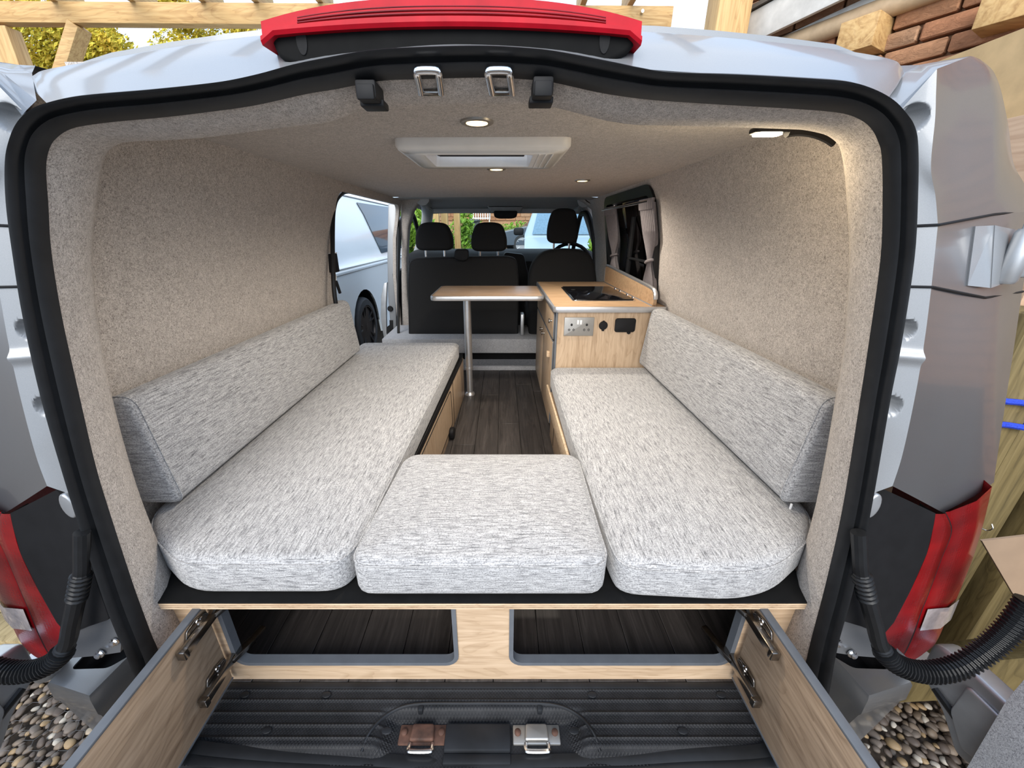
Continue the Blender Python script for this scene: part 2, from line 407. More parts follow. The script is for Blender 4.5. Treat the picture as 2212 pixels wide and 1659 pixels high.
# ================================================================ THE VAN'S INTERIOR SHELL
V3 = Vector
def wx(z):                            # half width of the lined interior
    for (z0, x0), (z1, x1) in (((.0, .83), (1.25, .83)), ((1.25, .83), (1.55, .80)), ((1.55, .80), (1.83, .735)), ((1.83, .735), (3, .7))):
        if z <= z1: return x0 + (x1 - x0) * (z - z0) / (z1 - z0)
CEIL = 1.83
arc = lambda cx, cy, r, a0, a1, n=6: [(cx + r * math.cos(a0 + (a1 - a0) * i / n), cy + r * math.sin(a0 + (a1 - a0) * i / n)) for i in range(n + 1)]
zc = [.9, 1.1, 1.25, 1.35, 1.45, 1.55, 1.62, 1.69, 1.76]
wl = MB().plate([(.74, .6), (2.07, .6)] + arc(2.15, 1.71, .08, PI, PI / 2) + arc(3.22, 1.71, .08, PI / 2, 0) + [(3.30, .6), (3.34, .6), (3.34, CEIL), (.74, CEIL)], [], 0, .025,
                lambda u, v, w_: (-wx(v) - w_, u, v), cv=zc)
struct('wall_left', wl, M['felt'], 'felt lined side wall on the sliding door side')
WIN = rrect(1.99, 2.86, 1.22, 1.775, .07)
wr = MB().plate([(.74, .6), (3.34, .6), (3.34, CEIL), (.74, CEIL)], [WIN], 0, .025, lambda u, v, w_: (wx(v) + w_, u, v), cv=zc)
struct('wall_right', wr, M['felt'], 'felt lined side wall behind the kitchen')
VO = rrect(-.17, .17, 1.235, 1.435, .02, 3)
ce = MB().plate([(-.66, .775), (.66, .775), (.67, .86), (.76, .90), (.76, 3.06), (-.76, 3.06), (-.76, .90), (-.67, .86)], [VO], CEIL, CEIL + .03)
struct('ceiling', ce, M['felt'], 'felt lined roof with downlights')
fl = MB().box(-.84, .84, .598, 2.84, .54, .588)
floor = struct('floor', fl, M['black'], 'dark wood plank vinyl floor')
PW = .116
for i in range(-7, 8):
    y = .598 + random.uniform(-.9, -.05); k = 0
    while y < 2.83:
        L = random.choice((.95, 1.05, 1.2)); a, b = max(.598, y), min(2.835, y + L); y += L
        if b - a < .02: continue
        x0 = .028 + i * PW; xa, xb = max(x0, -.825), min(x0 + PW, .825)
        if xb - xa < .01: continue
        part('plank', MB().box(xa + .0008, xb - .0008, a + .0008, b - .0008, .588, .60, .0012, seg=1), M['plank'], floor)

# carpeted surround between the door seal and the walls
IJ = [((372,1540),(450,1520)),((345,1430),(432,1420)),((323,1373),(412,1366)),((301,1314),(393,1314)),((280,1255),(364,1250)),((231,1105),(308,1112)),((201,1005),(272,1000)),((167,860),(237,865)),((129,690),(205,690)),((105,545),(194,550)),((98,442),(203,439)),((93,360),(210,386)),((101,317),(218,350)),((118,294),(233,327)),((145,277),(262,309)),((185,268),(310,303)),((250,260),(365,302)),((350,251),(439,297)),((450,239),(510,289)),((530,228),(574,280)),((590,216),(650,271)),((660,200),(710,264)),((722,190),(768,243)),((818,172),(835,231)),((912,168),(936,226)),((1038,164.5),(1038,224)),((1130,168),(1139,225)),((1190,174),(1206,233)),((1290,196),(1308,260)),((1365,208),(1375,270)),((1432,215),(1430,271)),((1570,224),(1510,272)),((1710,232),(1620,275)),((1790,238),(1690,277)),((1836,245),(1735,280)),((1870,260),(1789,294)),((1890,279),(1815,319)),((1902,303),(1824,345)),((1910,335),(1829,380)),((1912,425),(1833,430)),((1907,560),(1838,560)),((1881,745),(1826,745)),((1862,868),(1808,862)),((1824,1100),(1767,1095)),((1787,1265),(1722,1258)),((1758,1375),(1686,1370)),((1735,1470),(1660,1440)),((1710,1560),(1640,1540))]
cI = catmull([rear(*p, .018) for p, q in IJ], 4); cJ = catmull([rear(*q, .115) for p, q in IJ], 4)
loops = []
for a, b in zip(cI, cJ):
    c = V3((0, 0, 1.25)); d = V3((b.x * .55, 0, b.z - c.z)); d.normalize()
    a = a + V3((d.x * .003, .005, d.z * .003))
    m = a.lerp(b, .5) - V3((d.x * .006, .003, d.z * .006))
    m1 = a.lerp(b, .85) - V3((d.x * .006, .003, d.z * .006))
    e = b + V3((d.x * .012, .018, d.z * .012)); g = V3((max(-.85, min(.85, b.x + d.x * .17)), b.y + .05, min(CEIL + .015, 1.845 - max(0, abs(b.x) - .58) * 1.1, b.z + d.z * .17)))
    loops.append([a + V3((d.x * .02, .02, d.z * .02)), a, a.lerp(m, .6), m, m1, b, e, g])
struct('trim_1', MB().loft(loops, False), M['felt'], 'felt covered surround of the rear opening', 60)

# front step of the living space, and the pillars behind the cab
st = MB().box(-.86, .86, 2.83, 3.3, .735, .85, .012).box(-.86, .86, 2.83, 2.86, .588, .632, .006)
struct('trim_2', st, M['felt_grey'], 'grey felt step under the cab seats')
struct('trim_3', MB().box(-.86, .86, 3.26, 3.3, .55, .735), M['black'], 'black board standing for the shade under the cab step')  # the darkness of the gap is put in as a black board
def pxplate(P, y, th, r=.012): return MB().prism([(at(px, py, y=y).x, at(px, py, y=y).z) for px, py in P], y, y + th, lambda u, v, w_: (u, w_, v), r)
struct('trim_4', pxplate([(863,428),(915,424),(905,436),(892,455),(882,490),(878,560),(880,640),(886,690),(894,740),(894,775),(869,775),(866,600),(866,480)], 3.34, .10, .02), M['felt'], 'felt covered pillar beside the sliding door')
struct('trim_5', pxplate([(1248,428),(1330,426),(1330,660),(1313,660),(1309,585),(1303,520),(1297,480),(1286,455),(1262,436)], 3.34, .10, .02), M['felt'], 'felt covered pillar behind the driver seat')
sl = MB().box(-.1, .1, 0, .05, .0, .005)

# ================================================================ VAN BODY
van = thing('camper_van', 'silver camper van seen through its open rear doors', 'van', (0, .6, 0))
OI = [((330,1600),(372,1560)),((299,1465),(345,1430)),((279,1402),(323,1373)),((253,1343),(301,1314)),((227,1270),(280,1255)),((176,1112),(231,1105)),((145,1009),(201,1005)),((101,857),(167,860)),((64,685),(129,690)),((42,540),(105,545)),((29,439),(98,442)),((29,354),(93,360)),((40,304),(101,317)),((57,267),(118,294)),((84,241),(145,277)),((118,225),(185,268)),((189,209),(250,260)),((338,196),(350,251)),((439,186),(450,239)),((506,177),(530,228)),((574,162),(590,216)),((641,143),(660,200)),((703,130),(722,190)),((801,113),(818,172)),((903,106),(912,168)),((1038,103),(1038,164.5)),((1139,108),(1130,168)),((1206,116),(1190,174)),((1308,135),(1290,196)),((1375,149),(1365,208)),((1439,159),(1432,215)),((1584,163),(1570,224)),((1730,171),(1710,232)),((1815,178),(1790,238)),((1870,195),(1836,245)),((1914,220),(1870,260)),((1943,250),(1890,279)),((1962,279),(1902,303)),((1969,323),(1910,335)),((1969,422),(1912,425)),((1962,560),(1907,560)),((1936,738),(1881,745)),((1911,864),(1862,868)),((1871,1100),(1824,1100)),((1834,1270),(1787,1265)),((1804,1380),(1758,1375)),((1786,1487),(1735,1470)),((1770,1560),(1712,1540)),
      ((1738,1622),(1686,1592)),((1660,1645),(1630,1613)),((1480,1656),(1470,1620)),((1300,1664),(1300,1630)),((950,1668),(950,1637)),((786,1662),(786,1630)),((600,1652),(604,1622)),((430,1640),(445,1606)),((352,1628),(395,1592))]
lowp = lambda p, o: rear(*p, o - .036 * max(0, min(1, (p[1] - 1540) / 70)))
sO = catmull([lowp(p, 0) for p, q in OI], 5, True); sI = catmull([lowp(q, .018) for p, q in OI], 5, True)
prof = [(-.02, -.03), (0, -.004), (.06, .009), (.18, .016), (.30, .016), (.40, .008), (.46, -.001), (.52, -.001), (.58, .007), (.70, .012), (.84, .010), (.95, .003), (1.0, -.004)]
nv = V3((0, -1, K)).normalized()
part('door_seal', MB().loft([[a.lerp(b, s) + nv * h for s, h in prof] for a, b in zip(sO, sI)], False, False, True), M['rubber'], van, 'black twin-lip rubber seal around the opening', 50)

# rear edge of the roof and the roof itself
OR_ = [((100,222),(62,178)),((118,223),(78,162)),((189,207),(105,150)),((338,194),(250,123)),((439,184),(400,97)),((574,160),(570,76)),((703,128),(700,67)),((903,104),(900,62)),((1038,101),(1040,61)),((1206,114),(1206,63)),((1375,147),(1390,68)),((1584,161),(1600,84)),((1730,169),(1760,102)),((1815,176),(1870,118)),((1870,190),(1930,131)),((1895,203),(1944,142)),((1915,217),(1950,160))]
cO = catmull([rear(*p, .012) for p, q in OR_], 5); cR = catmull([at(*q, y=.77) for p, q in OR_], 5)
cols = []
for a, b in zip(cO, cR):
    m = a.lerp(b, .85)
    cols.append([a + V3((0, .04, -.02)), a, a.lerp(b, .4) + V3((0, -.004, .002)), m + V3((0, -.004, .004)), b, b + V3((0, .035, .008))])
def roofz(x):
    L = sorted((p.x, p.z) for p in cR)
    for (x0, z0), (x1, z1) in zip(L, L[1:]):
        if x0 <= x <= x1: return z0 + (z1 - z0) * (x - x0) / max(1e-6, x1 - x0) + .008
    return min(L[0][1], L[-1][1])
rx0, rx1 = min(p.x for p in cR), max(p.x for p in cR)
rf = MB().loft(cols, False).plate([(rx0, .80), (rx1, .80), (rx1, 4.2), (rx0, 4.2)], [rrect(-.19, .17, 1.215, 1.455, .02, 3)], 0, .012, lambda u, v, w_: (u, v, roofz(u) + w_), cu=[-.6, -.5, -.4, -.3, -.1, 0, .1, .3, .4, .5, .6])
part('roof_panel', rf, M['silver_lit'], van, 'silver roof rolled down to the rear opening', 30)

# rear corner pillars: jamb flange, outer skin, in three panels split at the hinge
ROW = [((1943,250),(2024,149),(2097,121),(2122,138)),((1955,265),(2022,200),(2130,150),(2153,172)),((1962,279),(2020,257),(2149,210),(2176,258)),((1969,330),(2011,360),(2152,340),(2189,350)),((1969,400),(2021,425),(2151,410),(2212,396)),((1966,489),(2026,486),(2147,463),(2240,455)),((1953,619),(2012,620),(2127,643),(2208,630)),((1936,738),(1998,730),(2118,735),(2192,740)),((1911,864),(1978,850),(2092,860),(2172,870)),((1890,991),(1950,980),(2065,985),(2154,990)),((1871,1075),(1928,1050),(2036,1107),(2147,1042))]
RW = [[rear(*o, .008), rear(*c1, -.004), rear(*c2, .08), rear(*q, .165)] for o, c1, c2, q in ROW]
DIMP = [(1973,255,.016),(1955,712,.014),(1926,877,.014)]
def pillar(rows, side):
    fl_, sk = MB(), MB(); n = 80
    R = [catmull([r[k] for r in rows], n // (len(rows) - 1) + 3) for k in range(4)]
    g = []
    for i in range(len(R[0])):
        a, b = R[0][i], R[1][i]; a = a + V3((-.004, .002, 0)); g.append([a.lerp(b, t / 34) for t in range(35)])
    for px, py, rad in DIMP:
        c = rear(px, py, .003)
        for l in g:
            for p in l:
                d = (p - c).length
                if d < rad * 1.15: p += V3((0, .022, .004)) * max(0, 1 - (d / (rad * 1.15)) ** 2.5)
    c = rear(1958, 770, .003)
    for l in g:
        for p in l: p += V3((0, -.006, 0)) * math.exp(-((p.z - c.z) / .008) ** 2)
    fl_.loft(g, False)
    sk.loft([[b, b.lerp(c, .08) + V3((0, .001, 0)), b.lerp(c, .5) + V3((0, .003, 0)), b.lerp(c, .93), c, c.lerp(d, .15) + V3((0, -.002, 0)), c.lerp(d, .55) + V3((0, -.004, 0)), d, d + V3((.003, .06, .0)), V3((max(d.x, .94 if d.z < 1.6 else d.x), 1.1, d.z)), V3((max(d.x, .95 if d.z < 1.6 else d.x), 2.04, d.z))] for b, c, d in zip(R[1], R[2], R[3])], False)
    return fl_, sk
for side in (1, -1):
    for (i0, i1, nm) in ((0, 6, 'pillar_upper_panel'), (5, 7, 'pillar_hinge_panel'), (6, 11, 'pillar_lower_panel')):
        a, b = pillar(RW[i0:i1], side)
        if side < 0: a, b = a.mirror(), b.mirror()
        o = part(nm, b, M['silver'], van, None, 30); part('jamb_flange', a, M['silver_lit'], o, 'silver inner jamb in the lit tone', 40)
    for i in (5, 6):
        r = RW[i]; t = MB().tube([r[0] + V3((-.002, .0, 0)), r[1] + V3((0, -.001, 0)), r[2] + V3((0, -.001, 0)), r[3] + V3((.001, 0, 0)), r[3] + V3((.004, .1, 0))], .0022, 6)
        part('panel_gap', t if side > 0 else t.mirror(), M['black'], van, 'dark panel joint')
    # cap joining pillar and roof edge
    P = [rear(1915,217,.02), rear(1950,160,.05), rear(2000,150,.07), rear(2097,121,.08), rear(2024,149,.0), rear(1943,250,.004)]
    cp = MB().loft([[at(1944,142,y=.77), at(1952,158,y=.77), rear(1915,217,.012)], [at(1985,140,y=.80), rear(1992,160,.05), rear(1935,236,.01)], [rear(2097,121,.09), rear(2026,148,.01), rear(1946,249,.006)]], False)
    cp.loft([[at(1944,142,y=.77), at(1985,140,y=.80), rear(2097,121,.085), rear(2122,138,.165)], [at(1944,142,y=.77) + V3((0, .3, .02)), at(1985,140,y=.80) + V3((0, .3, .01)), rear(2097,121,.09) + V3((0, .3, .01)), rear(2122,138,.165) + V3((0, .3, 0))]], False)
    part('gutter_cap', cp if side > 0 else cp.mirror(), M['silver_lit'], van)
    # hinge pocket and hinge
    q = [rear(2106,489,.052), rear(2146,487,.068), rear(2138,622,.066), rear(2089,617,.05)]
    hp = MB().loft([[p + nv * .001 for p in q], [p + V3((0, .02, 0)) for p in q]], True, True)
    q2 = [rear(2146,487,.068), rear(2207,500,.10), rear(2203,600,.10), rear(2138,622,.066)]
    hp.loft([[p + nv * .002 for p in q2], [p + V3((0, .02, 0)) for p in q2]], True, True)
    o = part('hinge_pocket', hp if side > 0 else hp.mirror(), M['silver_lit'], van, 'bevelled hinge pocket in the lit silver tone')
    c = rear(2200,545,.07); hg = MB().lathe([(.0, -.05), (.011, -.05), (.014, -.045), (.014, .03), (.011, .036), (0, .036)], c, (0, 0, 1), 16).box(c.x - .004, c.x + .07, c.y - .008, c.y + .008, c.z - .04, c.z + .03, .004)
    hg.lathe([(0, .036), (.008, .036), (.008, .05), (0, .05)], c, (0, 0, 1), 12)
    part('door_hinge', hg if side > 0 else hg.mirror(), M['bare'], van, 'bare metal door hinge')
    # tail light
    TL = [((2021,1110),(2040,1107),(2149,1048)),((2016,1140),(2054,1147),(2130,1125)),((2002,1197),(2033,1204),(2106,1205)),((1966,1278),(2003,1285),(2076,1280)),((1946,1312),(1990,1318),(2062,1315)),((1929,1345),(1975,1362),(2046,1345)),((1908,1372),(1960,1398),(2020,1395)),((1915,1395),(1950,1414),(1978,1420))]
    T3 = [[rear(*a, .045), rear(*b, .06), rear(*c, .12)] for a, b, c in TL]
    R = [catmull([r[k] for r in T3], 5) for k in range(3)]
    body = MB().loft([[a + V3((0, .03, 0)), a, a.lerp(b, .5) + nv * .003, b.lerp(a, .08) + nv * .003, b - nv * .001, b.lerp(c, .06) + nv * .003, b.lerp(c, .5) + nv * .010, c.lerp(b, .06), c + V3((.004, .03, 0)), c + V3((.0, .2, 0))] for a, b, c in zip(*R)], False)
    lp = part('tail_light', body if side > 0 else body.mirror(), M['lens'], van, 'red tail light with clear reversing window', 40)
    lj = MB().tube([p - nv * .0005 for p in R[1]], .0022, 6)
    part('lens_joint', lj if side > 0 else lj.mirror(), M['black'], lp, 'dark joint line in the lens')
    q = [(1999,1312),(2066,1290),(2048,1334),(1982,1358)]
    qa = [[rear(*q[0], .062) + nv * .005, rear(*q[0], .062).lerp(rear(*q[1], .118), .5) + nv * .0145, rear(*q[1], .118) + nv * .006], [rear(*q[3], .062) + nv * .005, rear(*q[3], .062).lerp(rear(*q[2], .118), .5) + nv * .0145, rear(*q[2], .118) + nv * .006]]
    cl = MB().loft(qa, False).loft([[p - nv * .006 for p in l] for l in qa], False)
    part('clear_lens', cl if side > 0 else cl.mirror(), M['lens_clear'], lp, 'clear ribbed reversing lens')
    TB = [((1912,1058),(2021,1109)),((1866,1120),(2016,1140)),((1852,1185),(2002,1197)),((1832,1270),(1966,1278)),((1812,1335),(1931,1345)),((1816,1340),(1908,1372))]
    bp = MB().loft([[rear(*a, .012) + V3((-.006, .01, 0)), rear(*a, .012), rear(*a, .015).lerp(rear(*b, .045), .5) - nv * .004, rear(*b, .045), rear(*b, .045) + V3((0, .03, 0))] for a, b in TB], False)
    part('lamp_surround', bp if side > 0 else bp.mirror(), M['black'], van, 'black plastic panel inside the tail light', 20)
    bs = MB().prism(ell(0, 0, .013, .026), -.006, .008, XY, .004)
    c = rear(1884, 1092, .004); bs.v = [(c.x + u, c.y - w_ + .004, c.z + v) for u, v, w_ in bs.v]
    part('bump_stop', bs if side > 0 else bs.mirror(), M['bare'], van, 'pale grey bump stop')
    LP = [(1790,1345),(1815,1332),(1908,1372),(1962,1423),(1940,1424),(1850,1417),(1797,1409)]
    q = [rear(*p, .05) for p in LP]
    lpn = MB().loft([q, [p + V3((0, .02, 0)) for p in q]], True, True)
    lo = part('lower_corner_panel', lpn if side > 0 else lpn.mirror(), M['silver'], van)
    for px, py in ((1807,1386),(1839,1411)):
        c = rear(px, py, .046); b = MB().lathe([(0, 0), (.009, 0), (.009, .003), (.006, .005), (.006, .009), (0, .010)], c, nv, 12)
        part('bolt', b if side > 0 else b.mirror(), M['chrome'], lo)
    # bumper corner with the socket on top
    top = [(.80, .78), (.925, .692), (.937, .592), (1.068, .622), (1.075, .78)]
    bot = [(.80, .78), (.915, .70), (.925, .615), (1.05, .635), (1.06, .78)]
    lev = [(1, .56, top), (1, .552, offset_poly(top, -.004)), (1, .50, offset_poly(top, -.006)), (1, .485, offset_poly(top, -.001)), (1, .30, bot), (1, .14, offset_poly(bot, .02))]
    bc = MB().loft([[V3((u, v, z)) for u, v in P_] for _, z, P_ in lev], True, False)
    hole = soft([(.86, .76), (.952, .655), (1.045, .652), (1.05, .76)], .012)
    bc.plate(top, [hole], .555, .56)
    bo = part('bumper_corner', bc if side > 0 else bc.mirror(), M['silver'], van, 'silver rear bumper corner', 30)
    hb = MB().loft([[V3((u, v, z)) for u, v in hole] for z in (.556, .50)], True, False).loft([[V3((u, v, .50)) for u, v in hole], [V3((u, v, .495)) for u, v in hole]], True, True)
    part('bumper_recess', hb if side > 0 else hb.mirror(), M['black'], bo, 'black recess in the bumper top')
    # wiring conduit from body to door
    CP = [(1855,1150,.535),(1857,1190,.53),(1860,1235,.525),(1873,1290,.52),(1888,1345,.515),(1900,1390,.51),(1925,1425,.50),(1965,1446,.49),(2015,1452,.485),(2070,1441,.485),(2120,1412,.49),(2160,1380,.495),(2195,1343,.50),(2225,1300,.505)]
    pts = catmull([at(px, py, y=y) for px, py, y in CP], 24); rr = []
    for i, p in enumerate(pts):
        u = i / (len(pts) - 1); co = .018 if u > .42 else .0145
        if u > .40 or .16 < u < .24: r_ = co * (1.0 + .10 * (1 if i % 4 < 2 else -1))
        else: r_ = .0135 if u > .2 else .0115
        rr.append(r_)
    cd = MB().tube(pts, rr, 12)
    part('wiring_conduit', cd if side > 0 else cd.mirror(), M['rubber'], van, 'black corrugated wiring hose to the door', 25)
    # the opened rear door
    sh = MB().box(1.085, 1.13, -.30, .50, .50, 1.75, .015)
    pl = [(.455, .53), (.505, .50), (.56, .565), (.625, .60), (.63, .70), (.57, .71), (.455, .71)]
    sh.prism(soft(pl, .02), 1.075, 1.125, lambda u, v, w_: (w_, u, v), .008)
    sh.prism(soft([(.47, .55), (.50, .535), (.545, .59), (.545, .68), (.47, .68)], .012), 1.066, 1.076, lambda u, v, w_: (w_, u, v), .005)
    sh.lathe([(0, 0), (.03, 0), (.032, .004), (.032, .06), (.0, .062)], (1.10, .655, .55), (0, 0, 1), 20)
    do = part('rear_door', sh if side > 0 else sh.mirror(), M['bare'], van, 'opened rear door, bare cast lower corner')
    ds = MB().tube([at(a_, b_, x=1.074) for a_, b_ in ((2020, 1488), (2058, 1540), (2094, 1598), (2125, 1655))], .008, 8)
    part('door_edge_seal', ds if side > 0 else ds.mirror(), M['rubber'], do, 'dark rubber strip along the door bottom')
    dl = MB().plate(soft([(-.28, .49), (.468, .49), (.483, .74), (.47, 1.2), (-.28, 1.7)], .02), [], 1.052, 1.072, lambda u, v, w_: (w_, u, v))
    part('door_lining', dl if side > 0 else dl.mirror(), M['felt_grey'], do, 'grey felt door lining')

# high brake light
y_ = .652
bp_ = [at(px, py, y=y_) for px, py in ((575,60),(600,125),(640,140),(800,150),(1150,150),(1300,140),(1352,118),(1375,92),(1383,62))]
hs = MB().prism(soft([(p.x, p.z) for p in bp_] + [(bp_[-1].x, bp_[-1].z + .01), (0, bp_[0].z + .022), (bp_[0].x, bp_[0].z + .01)], .01), y_, y_ + .12, lambda u, v, w_: (u, w_, v), .006)
bl = part('brake_light', hs, M['black_board'], van, 'black housing of the high brake light')
up_ = []; lo_ = []
for i in range(33):
    t = i / 32; px = 563 + (1387 - 563) * t; s = 2 * t - 1
    lo_.append(at(px, 46 + 22 * s * s + (20 if abs(s) > .97 else 0), y=y_ - .012)); up_.append(at(px, -6 + 52 * abs(s) ** 2.6 , y=y_ - .006) + V3((0, .0, .0)))
ln = MB().loft([[a + V3((0, .05, -.001)), a + V3((0, .003, -.004)), a + V3((0, 0, .0)), a.lerp(b, .22) + V3((0, -.001, 0)), a.lerp(b, .26) + V3((0, .004, 0)), b, b + V3((0, .02, .003)), b + V3((0, .09, .004))] for a, b in zip(lo_, up_)], False)
part('red_lens', ln, M['red_glossy'], bl, 'red translucent lens strip')
rb = MB()
for k in range(4):
    t = .36 + k * .15; rb.tube([a.lerp(b, t) + V3((0, .0025, 0)) for a, b in list(zip(lo_, up_))[3:-3]], .0012, 5)
part('lens_ribs', rb, M['lens'], bl, 'dark ribs in the red lens')
for px, py in ((652,88),(1306,85)):
    c = at(px, py, y=y_); s_ = 1 if px < 1000 else .6
    part('slot', MB().prism(ell(c.x, c.z, .007, .016), y_ - .0015, y_ + .002, lambda u, v, w_: (u, w_, v)), M['black_soft'], bl)

# strikers and catches on the header
for px, py in ((925,178),(1079,178)):
    a, b = rear(px - 25, py - 20, .0), rear(px + 22, py - 20, .0); c, d = rear(px + 28, py + 22, .055), rear(px - 16, py + 22, .055)
    P = [d, a.lerp(d, .15), a, a.lerp(b, .12) + V3((0, -.003, .002)), b.lerp(a, .12) + V3((0, -.003, .002)), b, b.lerp(c, .15), c]
    o = part('striker', MB().tube(catmull(P, 4), .0052, 10), M['chrome'], van, 'worn chrome door striker loop')
    part('striker_plate', MB().bar(d, c, .012, .006, .002), M['nickel'], o)
for s_, px, py in ((-1,795,196),(1,1172,189)):
    c = rear(px, py, .02); o = MB().box(c.x - .014, c.x + .014, c.y - .012, c.y + .03, c.z - .012, c.z + .010, .003).box(c.x - .012, c.x + .012, c.y - .016, c.y - .008, c.z - .014, c.z + .004, .002)
    o.box(c.x - .017, c.x + .017, c.y + .012, c.y + .04, c.z - .015, c.z - .006, .002)
    part('catch', o, M['black'], van, 'black plastic door catch')

# black tread plate of the sill with its latch recess
def tread_z(x, y):
    d = 1.0
    sx_ = max(0, min(1, (.235 - abs(x - .005)) / .05)); sy = max(0, min(1, (.548 - y) / .022))
    k = sx_ * sx_ * (3 - 2 * sx_) * sy * sy * (3 - 2 * sy)
    z = .598 - .028 * k
    for yr in (.582, .560, .536, .512, .490):
        z += .0035 * (1 - k) * math.exp(-((y - yr) / .0022) ** 2)
    z -= .02 * max(0, min(1, (.476 - y) / .012)) * (1 - k)
    return z
nx, ny = 120, 70
gr = MB().loft([[V3((-.70 + 1.40 * i / nx, .452 + .146 * j / ny, tread_z(-.70 + 1.40 * i / nx, .452 + .146 * j / ny))) for j in range(ny + 1)] for i in range(nx + 1)], False)
sillo = part('sill_tread', gr, M['tread'], van, 'black ribbed plastic step over the rear sill', 60)
part('sill_edge', MB().box(-.70, .70, .583, .598, .575, .602, .003), M['dusty'], sillo)
part('recess_rim', MB().tube(catmull([V3((x, y, tread_z(x, y) + .002)) for x, y in ((-.245, .47), (-.235, .50), (-.205, .536), (-.15, .551), (-.03, .553), (.05, .553), (.16, .551), (.215, .536), (.245, .50), (.255, .47))], 5), .0035, 8), M['dusty'], sillo)
part('centre_block', MB().box(-.075, .068, .474, .524, .56, .584, .004).box(-.075, .068, .455, .474, .56, .577, .003), M['dusty'], van, 'black block between the lower latches')
for cx_, mt, lb in ((-.125, 'rust', 'rusty brown lower latch'), (.125, 'steel', 'zinc plated lower latch')):
    o = part('lower_latch', MB().box(cx_ - .052, cx_ + .052, .489, .526, .568, .575, .003).prism(soft([(cx_ - .027, .492), (cx_ + .027, .492), (cx_ + .024, .523), (cx_ - .024, .523)], .006), .575, .586, XY, .004), M[mt], van, lb)
    for dx in (-.041, .041): part('bolt', MB().lathe([(0, .575), (.007, .575), (.007, .579), (.004, .581), (0, .581)], (cx_ + dx, .51, 0), (0, 0, 1), 12), M['rust'], o)
    part('latch_loop', MB().tube(catmull([V3(p) for p in ((cx_ - .024, .49, .576), (cx_ - .025, .478, .580), (cx_ - .018, .474, .582), (cx_ + .018, .474, .582), (cx_ + .025, .478, .580), (cx_ + .024, .49, .576))], 4), .0042, 8), M['chrome'], o)
for cx_ in (-.135, .135):
    part('retaining_clip', MB().box(cx_ - .006, cx_ + .006, .538, .556, .58, .602, .003), M['dusty'], sillo)
for cx_, cy_ in ((-.36, .571), (-.20, .501), (-.46, .502), (.26, .571), (.205, .501), (.44, .501), (-.55, .571), (.56, .571)):
    part('stud_pad', MB().prism(ell(cx_, cy_, .011, .007, 8), .597, .6015, XY, .001), M['dusty'], sillo)
part('bumper_step', MB().loft([[V3((x, y, z)) for y, z in ((.50, .56), (.452, .563), (.440, .572), (.40, .570), (.36, .560), (.27, .53), (.24, .46), (.24, .16))] for x in (-.64, -.5, 0, .5, .64)], False), M['silver'], van, 'silver bumper step below the sill')
part('body_side', MB().box(.90, .955, 2.04, 2.1, .3, 1.75), M['silver'], van)

# sliding door opening: seal, metal edge, catches
dp = [(745,760),(735,700),(723,640),(719,560),(719,480),(722,446),(730,426),(747,414),(770,417),(800,423),(835,431),(852,438),(858,455),(861,500),(860,600),(861,740)]
part('side_door_seal', MB().tube(catmull([at(*p, x=-.775) for p in dp], 4), .011, 8), M['rubber'], van, 'black rubber seal of the side door')
ej = pxplate([(838,440),(856,441),(857,520),(856,600),(857,745),(846,745),(838,640),(836,560)], 3.46, .06, .01)
eo = part('side_door_edge', ej, M['silver_lit'], van, 'silver front edge of the side doorway')
part('slider_track', pxplate([(823,640),(829,612),(836,610),(834,660),(835,720),(842,735),(830,735),(822,690)], 3.45, .03, .005), M['bare'], eo, 'grey plastic door edge')
c = at(843, 667, y=3.455); part('rubber_stop', MB().lathe([(0, -.012), (.022, -.012), (.026, 0), (0, .002)], c, (0, 1, 0), 16), M['black'], eo)
part('contact_plate', pxplate([(841,692),(848,692),(849,716),(842,716)], 3.45, .012, .003), M['black'], eo, 'black contact plate with pins')

# cab: headliner, pillars, windscreen, dashboard, doors
cabp = part('cab_headliner', MB().loft([[V3((-.80, 3.05, CEIL - .01)), V3((-.6, 3.05, CEIL + .004)), V3((.6, 3.05, CEIL + .004)), V3((.85, 3.05, CEIL - .01))], [V3((-.76, 3.5, 1.825)), V3((-.6, 3.5, 1.84)), V3((.6, 3.5, 1.84)), V3((.84, 3.5, 1.825))], [V3((-.72, 4.0, 1.79)), V3((-.5, 4.0, 1.80)), V3((.6, 4.0, 1.80)), V3((.85, 4.0, 1.79))], [V3((-.72, 4.1, 1.755)), V3((-.5, 4.1, 1.765)), V3((.6, 4.1, 1.765)), V3((.85, 4.1, 1.755))]], False), M['headliner'], van, 'grey cab headliner')
for sp_, P in ((-1, [(912,428,3.35),(918,436,3.7),(923,452,4.0),(922,478,4.15),(915,510,4.3),(904,545,4.5)]), (1, [(1262,432,3.4),(1268,442,3.7),(1270,458,4.0),(1277,480,4.15),(1287,515,4.3),(1297,550,4.5)])):
    part('windscreen_pillar', MB().tube(catmull([at(a, b, y=c) for a, b, c in P], 5), [.055] * 26, 10), M['headliner'], van, 'pale grey windscreen pillar')
    h0 = at(924 if sp_ < 0 else 1251, 443, y=3.6)
    part('grab_handle', MB().tube([h0 + V3((0, -.12, .0)), h0 + V3((sp_ * -.02, -.1, -.03)), h0 + V3((sp_ * -.02, .1, -.04)), h0 + V3((0, .12, -.02))], .013, 8), M['trim_grey'], van)
for x0, x1 in ((937, 1058), (1126, 1240)):
    a, b = at(x0, 452, y=3.95), at(x1, 461, y=3.95)
    part('sun_visor', MB().box(a.x, b.x, 3.90, 3.925, b.z, a.z + .005, .008), M['headliner'], van, 'grey sun visor')
c = at(1092, 452, y=3.85)
